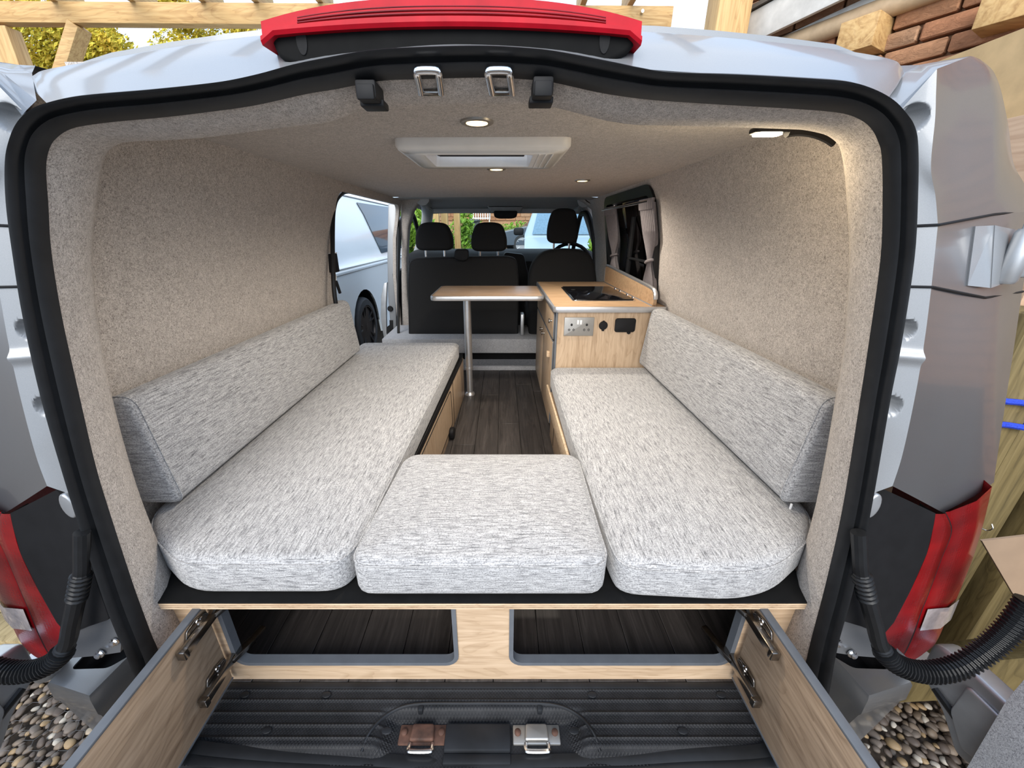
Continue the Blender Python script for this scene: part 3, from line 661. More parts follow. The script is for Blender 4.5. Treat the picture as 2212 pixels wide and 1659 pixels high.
part('overhead_console', MB().prism(soft([(c.x - .13, c.z - .03), (c.x + .13, c.z - .03), (c.x + .17, c.z + .03), (c.x - .17, c.z + .03)], .02), 3.82, 3.96, lambda u, v, w_: (u, w_, v), .012), M['trim_grey'], van, 'overhead console with lamps')
c = at(1092, 463, y=3.8)
part('rear_view_mirror', MB().prism(soft([(c.x - .11, c.z + .028), (c.x - .10, c.z - .025), (c.x - .06, c.z - .036), (c.x + .06, c.z - .036), (c.x + .10, c.z - .025), (c.x + .11, c.z + .028)], .02), 3.78, 3.81, lambda u, v, w_: (u, w_, v), .008), M['black'], van, 'black interior mirror')
wsn = [at(926, 455, y=4.08), at(1268, 455, y=4.08), at(1292, 545, y=4.6), at(908, 545, y=4.6)]
part('windscreen', MB().loft([wsn, [p + V3((0, .006, .003)) for p in wsn]], True, True), M['glass'], van, 'clear windscreen')
db = MB().loft([[V3((x, y, z)) for x in (-.85, -.4, 0, .3, .6, .95)] for y, z in ((3.75, .7), (3.72, 1.1), (3.80, 1.34), (3.92, 1.40), (4.2, 1.42), (4.6, 1.42))], False)
dbo = part('dashboard', db, M['black_soft'], van, 'black dashboard')
cl = at(1110, 556, y=3.78); part('centre_pod', MB().prism(soft([(cl.x - .13, cl.z - .25), (cl.x + .16, cl.z - .25), (cl.x + .09, cl.z + .03), (cl.x - .09, cl.z + .05)], .03), 3.68, 3.80, lambda u, v, w_: (u, w_, v), .01), M['black'], dbo)
cx_ = at(1230, 560, y=3.6); part('steering_wheel', MB().tube([(cx_.x + .19 * math.cos(t * PI / 12), 3.55 + .05 * math.sin(t * PI / 12), cx_.z - .05 + .18 * math.sin(t * PI / 12)) for t in range(24)], .016, 8, True), M['black'], van)
for sd in (-1, 1):
    xx = .86 * sd
    dr = MB().box(min(xx, xx + .06 * sd), max(xx, xx + .06 * sd), 3.46, 4.6, .55, 1.28, .02)
    do = part('cab_door', dr, M['black'], van, 'black lined cab door')
    fr = [V3((xx, 3.48, 1.28)), V3((xx * .96, 3.50, 1.55)), V3((xx * .91, 3.56, 1.72)), V3((xx * .90, 3.75, 1.75)), V3((xx * .91, 4.0, 1.70)), V3((xx * .97, 4.6, 1.32))]
    part('window_frame', MB().tube(catmull(fr, 5), .022, 8), M['black'], do, 'black window frame')
part('belt_reel', MB().tube([at(1292,470,y=3.4), at(1300,560,y=3.42), at(1303,640,y=3.45)], .012, 6), M['black'], van, 'seat belt webbing')

# side window behind the kitchen
wnm = lambda u, v, w_: (wx(v) + w_, u, v)
win = MB().plate(offset_poly(WIN, -.035), [offset_poly(WIN, .012)], -.012, .035, wnm)
wn = struct('window_1', win, M['rubber'], 'black rubber framed side window behind the kitchen')
part('pane', MB().plate(offset_poly(WIN, .002), [], .045, .05, wnm, cv=zc), M['glass_tint'], wn, 'dark tinted pane')
part('sliding_frame', MB().box(.795, .815, 2.40, 2.43, 1.24, 1.68, .003).box(.795, .812, 2.0, 2.43, 1.45, 1.462, .003), M['black'], wn)

# ================================================================ FURNITURE
BZ, CZ = .885, .985                   # board top, seat cushion top
# rear bed platform with its cupboard front
cab = thing('rear_bed_cabinet', 'low light oak cabinet with two openings under the black topped bed board', 'cabinet', (0, .60, .60))
bpts = [(-.691, .581), (.702, .581), (.712, .645), (.735, .70), (.735, 1.05), (-.735, 1.05), (-.735, .70), (-.708, .645)]
part('bed_board', MB().prism(bpts, BZ - .0035, BZ, XY, .001), M['black_board'], cab, 'black coated top of the plywood board')
pe = part('board_core', MB().prism(bpts, BZ - .019, BZ - .0035), M['ply_edge'], cab, 'bare plywood edge')
part('dark_ply', MB().box(-.69, .70, .5803, .584, BZ - .0095, BZ - .008).box(-.69, .70, .5803, .584, BZ - .0145, BZ - .013), M['oakd_y'], pe)
pz = lambda px, py: (at(px, py, y=.605).x, at(px, py, y=.605).z)
L0, R0 = pz(527, 1425), pz(990, 1432); L1, R1 = pz(1101, 1432), pz(1573, 1425)
HZ = pz(990, 1434)[1]
holes = [rrect(-.575, R0[0], HZ, BZ - .0195, .03, 5, (1, 0, 0, 1)), rrect(L1[0], .585, HZ, BZ - .0195, .03, 5, (1, 0, 0, 1))]
fp = MB().plate([(-.70, .60), (.70, .60), (.70, BZ - .019), (-.70, BZ - .019)], holes, .605, .621, XZ)
part('front_panel', fp, M['oak_x'], cab)
for h in holes:
    t = MB().tube([(u, .604, v) for u, v in h], .0075, 8, True)
    part('opening_trim', MB().loft([[(u, .602, v) for u, v in offset_poly(h, -.002)], [(u, .602, v) for u, v in offset_poly(h, .008)], [(u, .622, v) for u, v in offset_poly(h, .008)]], True), M['grey_trim'], cab, 'grey push-in edge trim')
    for q in (1,): pass
part('centre_divider', MB().box(-.012, .004, .63, 1.04, .60, BZ - .019), M['oakd_y'], cab)
for sd, hx in ((-1, -.585), (1, .592)):
    x0, x1 = sorted((hx, hx + .016 * sd))
    fd = MB().box(x0, x1, .14, .592, .628, .862, .001)
    d = part('flap_door', fd, M['oakd_y'], cab, 'opened oak door standing straight out, brown inner face')
    part('edge_trim', MB().box(x0 - .001, x1 + .001, .138, .594, .862, .868, .002).box(x0 - .001, x1 + .001, .138, .594, .622, .628, .002).box(x0 - .001, x1 + .001, .134, .14, .622, .868, .002), M['grey_trim'], d, 'grey edge banding')
    for hz in (.838, .690):
        xi = hx - .001 * sd; s = -sd
        sb = lambda a, b: sorted((xi + a * s, xi + b * s))
        h_ = MB().prism(soft([(.535, hz - .022), (.56, hz - .024), (.588, hz - .016), (.588, hz + .016), (.56, hz + .024), (.535, hz + .022), (.525, hz)], .005), *sb(0, .004), YZ, .001)
        h_.box(*sb(.004, .019), .510, .600, hz - .0095, hz + .0095, .003)
        h_.bar((xi + .012 * s, .590, hz), (xi + .034 * s, .640, hz), .019, .014, .003).bar((xi + .030 * s, .628, hz), (xi + .040 * s, .672, hz), .017, .011, .003)
        h = part('hinge', h_, M['nickel'], d, 'dark nickel concealed hinge')
        part('hinge_end', MB().box(*sb(.003, .0205), .500, .512, hz - .0105, hz + .0105, .002), M['nickel'], h)
        for dz in (-.017, .017): part('screw', MB().lathe([(0, 0), (.0045, 0), (.004, .002), (0, .0022)], (xi + .004 * s, .562, hz + dz), (s, 0, 0), 10), M['chrome'], h)
        part('hinge_cup', MB().lathe([(0, 0), (.0165, 0), (.0165, .0025), (.013, .003), (0, .002)], (xi + .0035 * s, .574, hz), (s, 0, 0), 20), M['chrome'], h)
# bench carcasses
bl_ = thing('storage_bench', 'oak storage bench under the left seat cushion, round black catch on its front', 'bench', (-.5, 1.6, .60))
class SK(MB):                         # the left bench front runs slightly askew
    def mesh(s, *a, **k):
        s.v = [(x + (min(y, 2.34) - 2.15) * .046 if x > -.5 else x, y, z) for x, y, z in s.v]; return MB.mesh(s, *a, **k)
part('front_panel', SK().box(-.222, -.207, 1.052, 2.34, .60, BZ - .03, .001), M['oak_z'], bl_)
part('top_board', SK().box(-.80, -.2075, 1.051, 2.34, BZ - .018, BZ), M['black_board'], bl_, 'black bench top')
part('end_panel', SK().box(-.80, -.222, 2.325, 2.34, .60, BZ - .018), M['oak_z'], bl_)
part('hinge_strip', SK().box(-.2075, -.2035, 1.06, 2.30, BZ - .030, BZ - .002, .001), M['black'], bl_, 'black piano hinge strip')
do = part('door', SK().prism(soft([(1.15, .64), (1.86, .64), (1.86, .835), (1.15, .835)], .03), -.207, -.2055, YZ), M['oak_z'], bl_)
part('door_gap', SK().tube([(-.2055, u, v) for u, v in soft([(1.15, .64), (1.86, .64), (1.86, .835), (1.15, .835)], .03)], .0022, 5, True), M['black'], do, 'dark gap around the bench door')
part('panel_gap', SK().box(-.2068, -.2055, 1.925, 1.930, .60, BZ - .03), M['black'], bl_)
part('catch', SK().prism(soft([(1.742, .60), (1.80, .60), (1.80, .66), (1.742, .66)], .028, 6), -.2055, -.180, YZ, .008), M['black'], bl_, 'round black catch')
br_ = thing('storage_bench', 'oak storage bench under the right seat cushion, pale plywood lip along its edge', 'bench', (.5, 1.4, .60))
part('front_panel', MB().box(.300, .315, 1.052, 1.80, .60, BZ, .001), M['oak_z'], br_)
part('top_board', MB().box(.315, .80, 1.051, 1.80, BZ - .018, BZ), M['black_board'], br_, 'black bench top')
part('lip', MB().box(.266, .276, 1.055, 1.76, BZ - .055, BZ + .022, .004), M['ply_edge'], br_, 'rounded plywood lip')
part('lip_batten', MB().box(.276, .299, 1.055, 1.76, BZ - .050, BZ - .02), M['oakd_y'], br_)
for yy in (1.30, 1.66): part('groove', MB().box(.2985, .3002, yy, yy + .004, .62, BZ - .06), M['black'], br_)

# cushions
FA = 'woven fabric'
def cushion(name, P, z0, z1, mat, label, group, crown=.012, org=None, seam=True, wavy=None):
    r_ = .026
    mb = MB().prism(soft(P, .05, 5), z0, z1 - crown, XY, r_, 5, crown, .018)
    if wavy: mb.v = [wavy(V3(p)) for p in mb.v]
    o = single(name, mb, mat, label, 'cushion', group, ang=70)
    if seam:
        Q = soft(P, .05, 5); zz = z1 - crown - r_ * .55
        pts = [V3((u, v, zz)) for u, v in offset_poly(Q, r_ * .07)]
        if wavy: pts = [wavy(p) for p in pts]
        part('seam', MB().tube(pts, .0022, 5, True), mat, o)
    return o
cushion('seat_cushion', [(-.612, .598), (-.290, .598), (-.262, .66), (-.245, 1.2), (-.208, 2.27), (-.80, 2.27), (-.80, .76), (-.745, .685)], BZ + .001, CZ + .008, M['fab_y'], 'long grey woven seat cushion on the left bench, dropping off at the side doorway', 'seat cushions')
cushion('seat_cushion', [(.292, .592), (.53, .578), (.62, .598), (.745, .678), (.80, .76), (.80, 1.815), (.286, 1.815), (.279, 1.2), (.284, .66)], BZ + .001, CZ + .008, M['fab_y'], 'shorter grey woven seat cushion on the right bench, ending against the kitchen unit', 'seat cushions')
def wav(p):
    k = max(0, min(1, (.70 - p.y) / .11)); s = max(0, min(1, (CZ - .02 - p.z) / .07))
    return p + V3((0, 0, (.010 * math.cos((p.x - .005) * 9.5) - .002) * k * s)) + V3((0, 0, -.008 * max(0, (p.y - .97) / .05)))
cushion('filler_cushion', [(-.266, .590), (.272, .590), (.272, .70), (.279, 1.02), (-.238, 1.02), (-.258, .70)], BZ + .010, CZ + .018, M['fab_x'], 'square grey woven infill cushion between the two benches', None, .016, wavy=wav)
def backrest(sd, y0, y1, label):
    sec = [(.716, CZ + .012), (.83, CZ + .012), (.812, 1.272), (.745, 1.272)]
    mb = MB().prism(soft(sec, .030, 5), y0, y1, lambda u, v, w_: (sd * u, w_, v), .014, 4)
    # split the long faces so that the front can belly out
    for k, (x, y, z) in enumerate(mb.v): pass
    o = single('backrest_cushion', mb, M['fab_y'], label, 'cushion', 'backrest cushions', ang=60)
    for yy in (y0 + .013, y1 - .013):
        part('seam', MB().tube([(sd * u, yy, v) for u, v in offset_poly(soft(sec, .030, 5), -.0003)], .0022, 5, True), M['fab_y'], o)
    return o
backrest(-1, .752, 2.02, 'grey woven backrest leaning on the left wall beside the doorway')
b2 = backrest(1, .752, 1.80, 'grey woven backrest leaning on the right wall behind the kitchen')
c = at(1703, 1105, y=.748)
part('zip_puller', MB().box(c.x - .002, c.x + .002, .744, .748, CZ + .004, CZ + .02, .001), M['white'], b2, 'small white zip puller')

# kitchen unit
kt = thing('kitchen_unit', 'light oak camper kitchen unit with aluminium edged worktop', 'kitchen cabinet', (.55, 2.3, .60))
KX0, KX1, KY0, KY1 = .312, .818, 1.835, 2.78
part('side_panel', MB().box(KX0, KX1, KY0, KY0 + .018, .60, 1.246), M['oak_z'], kt)
part('back_panel', MB().box(KX0, KX1, KY1 - .018, KY1, .60, 1.246), M['oak_z'], kt)
part('corner_trim', MB().box(KX0 - .006, KX0 + .004, KY0 - .003, KY0 + .019, .60, 1.246, .002), M['grey_trim'], kt)
part('carcass_front', MB().box(KX0 + .004, KX0 + .018, KY0 + .018, KY1 - .018, .60, 1.246), M['oakd_y'], kt)
wt = part('worktop', MB().prism(soft([(.294, 1.822), (.828, 1.822), (.815, 2.80), (.294, 2.80)], .02), 1.247, 1.272, XY, .001), M['oakt_y'], kt, 'oak worktop')
part('edge_trim', MB().loft([[(u, v, z) for u, v in offset_poly(soft([(.294, 1.822), (.828, 1.822), (.815, 2.80), (.294, 2.80)], .02), d)] for d, z in ((.004, 1.246), (-.003, 1.247), (-.005, 1.253), (-.005, 1.266), (-.003, 1.2725), (.004, 1.2735))], True), M['alu'], wt, 'aluminium edge strip')
up = [(1.835, 1.272), (2.78, 1.272), (2.78, 1.378), (2.74, 1.385), (1.93, 1.352), (1.86, 1.345), (1.838, 1.325)]
us = part('upstand', MB().prism(soft(up, .02), .762, .778, YZ, .001), M['oakt_y'], kt, 'oak upstand along the window wall')
part('upstand_trim', MB().tube([(.770, u, v) for u, v in soft(up, .02)[3:]], .010, 8), M['alu'], us)
for i, (y0, y1, z0, z1) in enumerate(((1.865, 2.30, .64, 1.09), (2.31, 2.755, .64, 1.09), (1.865, 2.755, 1.105, 1.235))):
    d = part('drawer' if i == 2 else 'door', MB().box(KX0 - .012, KX0 + .003, y0, y1, z0, z1, .002), M['oak_z'], kt)
    part('edge_trim', MB().tube([(KX0 - .006, u, v) for u, v in rrect(y0, y1, z0, z1, .012)], .006, 6, True), M['grey_trim'], d)
    for yk in ((y1 - .05,) if i == 0 else (y0 + .05,) if i == 1 else (y0 + .06, y1 - .12)):
        part('knob', MB().lathe([(.006, 0), (.005, .008), (.012, .012), (.012, .017), (0, .019)], (KX0 - .012, yk, z1 - .05), (-1, 0, 0), 14), M['nickel'], d)
part('wood_clip', MB().box(KX0 - .028, KX0 - .012, 1.95, 1.975, .985, 1.015, .003), M['ply_edge'], kt, 'small pale wooden stop')
# sockets on the end of the unit
def kp(px, py, y): p = at(px, py, y=y); return p.x, p.z
YF = KY0
a = kp(1217, 725, YF); b = kp(1284, 685, YF)
so = thing('double_socket', 'brushed steel double wall socket with two white switches on the oak end panel', 'socket', ((a[0] + b[0]) / 2, YF, a[1]))
part('face_plate', MB().prism(rrect(a[0], b[0], a[1], b[1], .002), -YF, -YF + .005, lambda u, v, w_: (u, -w_, v), .0015), M['steel'], so)
W_, H_ = b[0] - a[0], b[1] - a[1]
for k in (.458, .555): part('switch', MB().box(a[0] + W_ * k - .005, a[0] + W_ * k + .005, YF - .010, YF - .004, a[1] + H_ * .62, a[1] + H_ * .86, .0015), M['white'], so, 'white rocker switch')
for k0 in (.25, .76):
    for dx, dz in ((0, .60), (-.075, .33), (.075, .33)):
        part('socket_hole', MB().prism(ell(a[0] + W_ * (k0 + dx), a[1] + H_ * dz, .0055, .0065 if dz > .5 else .0055, 12), YF - .0062, YF - .0045, lambda u, v, w_: (u, w_, v)), M['socket_dark'], so)
        if dz < .5: part('hole_centre', MB().prism(ell(a[0] + W_ * (k0 + dx), a[1] + H_ * dz, .004, .002, 10), YF - .0068, YF - .006, lambda u, v, w_: (u, w_, v)), M['steel'], so)
c = kp(1303, 703, YF); r_ = .021
d12 = MB().lathe([(0, 0), (r_, 0), (r_, .004), (r_ * .85, .007), (0, .008)], (c[0], YF, c[1]), (0, -1, 0), 24).box(c[0] - .006, c[0] + .006, YF - .006, YF, c[1] - r_ - .006, c[1] - r_ + .006, .002).box(c[0] - .005, c[0] + .005, YF - .006, YF, c[1] + r_ - .004, c[1] + r_ + .003, .002)
single('power_outlet', d12, M['black'], 'small round black capped power outlet between socket and rectangular cover', 'outlet')
a = kp(1326, 717, YF); b = kp(1374, 687, YF)
uo = MB().prism(rrect(a[0], b[0], a[1], b[1], .012), -YF, -YF + .009, lambda u, v, w_: (u, -w_, v), .004).lathe([(0, 0), (.009, 0), (.009, .006), (0, .008)], (b[0] - .028, YF, a[1] - .001), (0, -1, 0), 14)
single('charging_socket', uo, M['black'], 'black rectangular covered charging socket beside the backrest', 'outlet')
# hob
hb = thing('hob', 'black glass topped hob set into the oak worktop', 'hob', (.57, 2.2, 1.272))
hq = [(.409, 1.985), (.733, 1.985), (.733, 2.50), (.420, 2.50)]
part('frame', MB().prism(soft(hq, .02), 1.2721, 1.276, XY, .002), M['chrome'], hb)
part('glass_lid', MB().prism(soft(offset_poly(hq, .008), .015), 1.276, 1.281, XY, .002), M['black_gloss'], hb, 'reflective black glass lid')
part('knob', MB().lathe([(0, 0), (.014, 0), (.013, .002), (0, .003)], (.47, 2.34, 1.281), (0, 0, 1), 16), M['black'], hb)
for yy in (2.06, 2.16, 2.30, 2.40): part('lid_clip', MB().box(.733, .741, yy - .012, yy + .012, 1.272, 1.284, .002), M['chrome'], hb)
# table
tb = thing('table', 'small oak topped table on one aluminium leg beside the kitchen worktop', 'table', (-.16, 2.35, .60))
tq = soft([(-.345, 2.15), (.277, 2.15), (.277, 2.60), (-.345, 2.60)], .035)
tt = part('tabletop', MB().prism(tq, 1.248, 1.270, XY, .001), M['oakt_x'], tb)
part('edge_trim', MB().loft([[(u, v, z) for u, v in offset_poly(tq, d)] for d, z in ((.004, 1.246), (-.003, 1.247), (-.0055, 1.254), (-.0055, 1.264), (-.003, 1.271), (.004, 1.2718))], True), M['alu'], tt, 'aluminium edge strip')
lx, ly = -.163, 2.352
part('leg', MB().lathe([(0, .79), (.0235, .79), (.0235, 1.247), (0, 1.247)], (lx, ly, 0)), M['alu'], tb, 'silver upper tube')
part('lower_leg', MB().lathe([(0, .605), (.0205, .605), (.0205, .775), (.0255, .778), (.0255, .792), (0, .792)], (lx, ly, 0)), M['alu'], tb, 'thinner lower tube')
part('foot', MB().lathe([(0, .60), (.033, .60), (.033, .606), (.026, .616), (.022, .62), (0, .62)], (lx, ly, 0)), M['alu'], tb)
part('socket_plate', MB().lathe([(0, 1.236), (.034, 1.236), (.045, 1.247), (0, 1.248)], (lx, ly, 0)), M['trim_grey'], tb)

# curtains of the side window, rail
def curtain(y0, y1, label, tie, sl_):
    n, mz = 60, 26; loops = []
    for j in range(mz + 1):
        v = j / mz; z = 1.728 - v * .44
        k = 1 - .62 * math.exp(-((v - tie) / .17) ** 2) - .05 * v
        yc = (y0 + y1) / 2 + sl_ * (1 - math.exp(-((v - tie) / .5) ** 2)) * (v - tie)
        hw = (y1 - y0) / 2 * k
        loops.append([V3((wx(z) - .022 - .011 * math.sin(u * 7.5 * 2 * PI + 2.0 * v) * (.5 + .5 * k), yc + hw * (2 * u - 1), z)) for u in [i / n for i in range(n + 1)]])
    mb = MB().loft(loops, False).loft([[p + V3((.003, 0, 0)) for p in l] for l in loops], False)
    o = single('curtain', mb, M['curtain'], label, 'curtain', 'side window curtains', ang=80)
    zt = 1.728 - tie * .44; t = V3((wx(zt) - .022, (y0 + y1) / 2, zt)); hw = (y1 - y0) / 2 * .42
    part('tieback', MB().tube([t + V3((.018 * math.cos(a_), hw * math.sin(a_), -.01 * math.sin(a_))) for a_ in [2 * PI * i / 16 for i in range(16)]], .007, 6, True), M['curtain'], o)
    part('heading', MB().loft([[p + V3((-.002, 0, .018)) for p in loops[0]], [p + V3((-.004, 0, 0)) for p in loops[0]], [p + V3((-.003, 0, -.012)) for p in loops[1]]], False), M['curtain'], o)
curtain(2.56, 2.80, 'grey brown curtain tied back at the far end of the side window', .62, .0)
curtain(1.925, 2.105, 'grey brown curtain tied back at the near end of the side window', .60, .0)
rl = MB().tube([(wx(1.735) - .03, 1.98, 1.735), (wx(1.735) - .03, 2.86, 1.735)], .007, 8).box(wx(1.735) - .034, wx(1.735) - .004, 1.98, 2.86, 1.729, 1.741, .002)
single('curtain_rail', rl, M['chrome'], 'shiny metal curtain rail across the top of the side window', 'rail')

# roof vent and lamps
vt = thing('roof_vent', 'white plastic roof vent with a milky pane in the felt ceiling', 'roof vent', (0, 1.33, CEIL))
q0 = soft([(-.235, 1.165), (.232, 1.155), (.228, 1.50), (-.232, 1.50)], .03); q1 = soft([(-.215, 1.19), (.212, 1.18), (.21, 1.48), (-.213, 1.48)], .03)
qi = soft([(-.165, 1.225), (.135, 1.225), (.135, 1.435), (-.165, 1.435)], .012)
vf = MB().loft([[V3((u, v, z)) for u, v in P_] for P_, z in ((q0, CEIL + .002), (q0, CEIL - .016), (offset_poly(q0, .006), CEIL - .024), (q1, CEIL - .030))], True)
vf.plate(q1, [qi], CEIL - .030, CEIL - .026)
part('frame', vf, M['vent_white'], vt)
part('shaft', MB().loft([[V3((u, v, z)) for u, v in P_] for P_, z in ((qi, CEIL - .03), (offset_poly(qi, .01), CEIL + .03), (offset_poly(qi, .0), 1.915))], True), M['vent_white'], vt)
part('pane', MB().prism(offset_poly(qi, -.015), 1.915, 1.921), M['vent_pane'], vt, 'milky acrylic dome')
part('blind_bar', MB().box(-.15, .12, 1.395, 1.408, CEIL - .006, CEIL + .006, .003).box(-.155, -.143, 1.24, 1.41, CEIL - .004, CEIL + .004, .002), M['black'], vt, 'dark blind bar')
part('switch_ridges', MB().box(.15, .154, 1.21, 1.45, CEIL - .0325, CEIL - .029, .001).box(.168, .172, 1.21, 1.45, CEIL - .0325, CEIL - .029, .001).box(.186, .190, 1.21, 1.45, CEIL - .0325, CEIL - .029, .001), M['vent_white'], vt)
def lamp(name, loc, power, r=.03, color=(1, .76, .45), spot=None):
    l = bpy.data.lights.new(name, 'SPOT' if spot else 'POINT'); l.energy = power; l.color = color; l.shadow_soft_size = r
    if spot: l.spot_size = spot; l.spot_blend = .6
    o = bpy.data.objects.new(name, l); COL.objects.link(o); o.location = loc; return o
for (x, y), lb in (((-.006, 1.006), 'round warm ceiling downlight nearest the rear, behind the roof vent'), ((.027, 1.70), 'round warm ceiling downlight just beyond the front edge of the roof vent'), ((.431, 2.067), 'round warm ceiling downlight above the kitchen worktop')):
    t = thing('downlight', lb, 'ceiling light', (x, y, CEIL), 'warm ceiling downlights')
    part('bezel', MB().lathe([(.024, -.004), (.030, -.006), (.036, -.004), (.037, .001), (.024, .001)], (x, y, CEIL), n=28), M['steel'], t)
    part('lens', MB().lathe([(0, -.0045), (.024, -.0045), (.024, .001), (0, .001)], (x, y, CEIL), n=28), M['warm'], t, 'glowing warm lens')
    lamp('downlight_lamp', (x, y, CEIL - .012), LAMP, .02, (1, .90, .77), math.radians(165))
rl_ = thing('reading_lamp', 'lit gooseneck reading lamp curving out of the right rear corner', 'lamp', at(1792, 300, y=.80))
gp = [(1800, 312, .80), (1782, 300, .80), (1755, 289, .80), (1725, 284, .80), (1700, 285, .80)]
part('gooseneck', MB().tube(catmull([at(a, b, y=c) for a, b, c in gp], 6), [.005 + .004 * (i / 24) ** 2 for i in range(25)], 8), M['black'], rl_)
h0, h1 = at(1702, 285, y=.80), at(1624, 288, y=.80)
part('head', MB().prism(soft([(h1.x, .785), (h0.x - .012, .785), (h0.x + .006, .795), (h0.x + .006, .805), (h0.x - .012, .818), (h1.x, .818)], .012), h1.z, h1.z + .009, XY, .003), M['black'], rl_)
part('lens', MB().prism(rrect(h1.x + .006, h0.x - .012, .789, .814, .008), h1.z - .003, h1.z + .001), M['warm_white'], rl_, 'glowing lens')
lamp('reading_lamp_bulb', ((h0.x + h1.x) / 2, .835, h1.z - .03), READ, .012, (1, .80, .52))

# small black box and key by the side doorway
a = at(697, 548, x=-.80); 
bx = thing('wall_box', 'small black box with a blue mark on the wall edge by the side doorway', 'box', (-.81, 2.03, 1.44))
c0 = at(712, 568, y=2.03)
part('casing', MB().box(c0.x - .032, c0.x + .034, 2.0, 2.06, c0.z - .045, c0.z + .045, .005), M['black'], bx)
part('blue_mark', MB().box(c0.x - .031, c0.x - .014, 1.998, 2.0, c0.z - .016, c0.z + .012), M['blue'], bx)
part('pale_lid', MB().box(c0.x - .030, c0.x + .034, 2.0, 2.06, c0.z + .045, c0.z + .049, .001), M['white'], bx)
kf = thing('key', 'small black key fob hanging from the black box by the doorway', 'key', (c0.x + .028, 2.03, c0.z - .16))
part('chain', MB().tube([(c0.x + .022, 2.02, c0.z - .045), (c0.x + .026, 2.02, c0.z - .065), (c0.x + .022, 2.02, c0.z - .085)], .003, 6), M['chrome'], kf)
part('fob', MB().bar((c0.x + .022, 2.02, c0.z - .085), (c0.x + .034, 2.02, c0.z - .15), .018, .012, .004), M['black'], kf)

# cab seats
def headrest(t, x0, x1, z0, z1, y, d=.10, seatz=1.42):
    w_ = x1 - x0; P = [(x0 + .02 * w_, z0), (x0 - .0 * w_, z0 + (z1 - z0) * .45), (x0 + .12 * w_, z1 - .02), (x0 + .3 * w_, z1), (x1 - .3 * w_, z1), (x1 - .12 * w_, z1 - .02), (x1, z0 + (z1 - z0) * .45), (x1 - .02 * w_, z0)]
    part('headrest', MB().prism(soft(P, .06, 5), y - d / 2, y + d / 2, lambda u, v, ww: (u, ww, v), .028, 4), M['black_soft'], t, None, 60)
    for k in (.24, .74):
        part('headrest_post', MB().tube([(x0 + w_ * k, y, seatz - .02), (x0 + w_ * k, y, z0 + .03)], .0075, 8), M['chrome'], t, 'chrome headrest post')
        part('post_guide', MB().box(x0 + w_ * k - .025, x0 + w_ * k + .025, y - .02, y + .02, seatz - .025, seatz - .003, .006), M['black'], t)
def px3(px, py, y=3.05): p = at(px, py, y=y); return p.x, p.z
ds = thing('passenger_bench', 'black double passenger seat with two headrests behind the table', 'seat', (-.25, 3.05, .85))
P = [px3(*q) for q in ((886, 733), (884, 600), (887, 562), (899, 556), (1000, 554), (1100, 553), (1116, 559), (1120, 600), (1119, 733))]
part('backrest', MB().prism(soft(P, .04), 2.98, 3.13, lambda u, v, w_: (u, w_, v), .025), M['black_soft'], ds, None, 60)
part('piping', MB().tube([(p[0], 2.985, p[1]) for p in offset_poly(soft(P, .04), .012)], .004, 5, True), M['black'], ds)
part('seat_cushion', MB().box(-.68, .17, 3.10, 3.55, .86, 1.02, .03), M['black_soft'], ds)
for x0, x1, y0, y1 in ((899, 978, 480, 541), (1018, 1096, 480, 543)):
    a, b = px3(x0, y1), px3(x1, y0); headrest(ds, a[0], b[0], a[1], b[1], 3.06, .10, 1.425)
P = [px3(*q, 2.99) for q in ((984, 538), (1012, 538), (1014, 558), (1005, 564), (990, 562), (981, 556))]
part('belt_tower', MB().prism(soft(P, .02), 2.95, 3.03, lambda u, v, w_: (u, w_, v), .01), M['black'], ds)
dv = thing('driver_seat', 'black single driver seat with a tall headrest behind the kitchen unit', 'seat', (.5, 3.05, .85))
P = [px3(*q) for q in ((1142, 740), (1140, 640), (1141, 590), (1152, 560), (1175, 541), (1215, 536), (1258, 539), (1278, 556), (1285, 590), (1287, 740))]
part('backrest', MB().prism(soft(P, .06, 5), 2.97, 3.13, lambda u, v, w_: (u, w_, v), .035, 4), M['black_soft'], dv, None, 60)
a, b = px3(1181, 526), px3(1253, 450); headrest(dv, a[0], b[0], a[1], b[1], 3.07, .11, 1.475)
part('seat_cushion', MB().box(.25, .74, 3.10, 3.55, .86, 1.02, .03), M['black_soft'], dv)
part('seat_rail', MB().box(.19, .215, 2.90, 3.0, .86, 1.02, .004), M['bare'], dv, 'metal seat bracket')

# ================================================================ OUTSIDE
def gz(x, y):   # ground height
    z = 0.0
    if x < -1.15 and y > 1.7: z = .22 * min(1, (y - 1.7) / .3)
    if y > 6: z = max(z, .22 + .63 * min(1, (y - 6) / 5))
    return z
n_ = 48; gv = []
ys = [-6 + 3 * i for i in range(2)] + [i * .25 for i in range(0, 48)] + [12, 16, 24, 60]
xs = [-40, -20, -8, -5] + [-4 + .25 * i for i in range(33)] + [6, 9, 20, 40]
struct('ground', MB().loft([[V3((x, y, gz(x, y) - .012)) for y in ys] for x in xs], False), M['soil'], 'bare gravel covered ground around the van', 30)

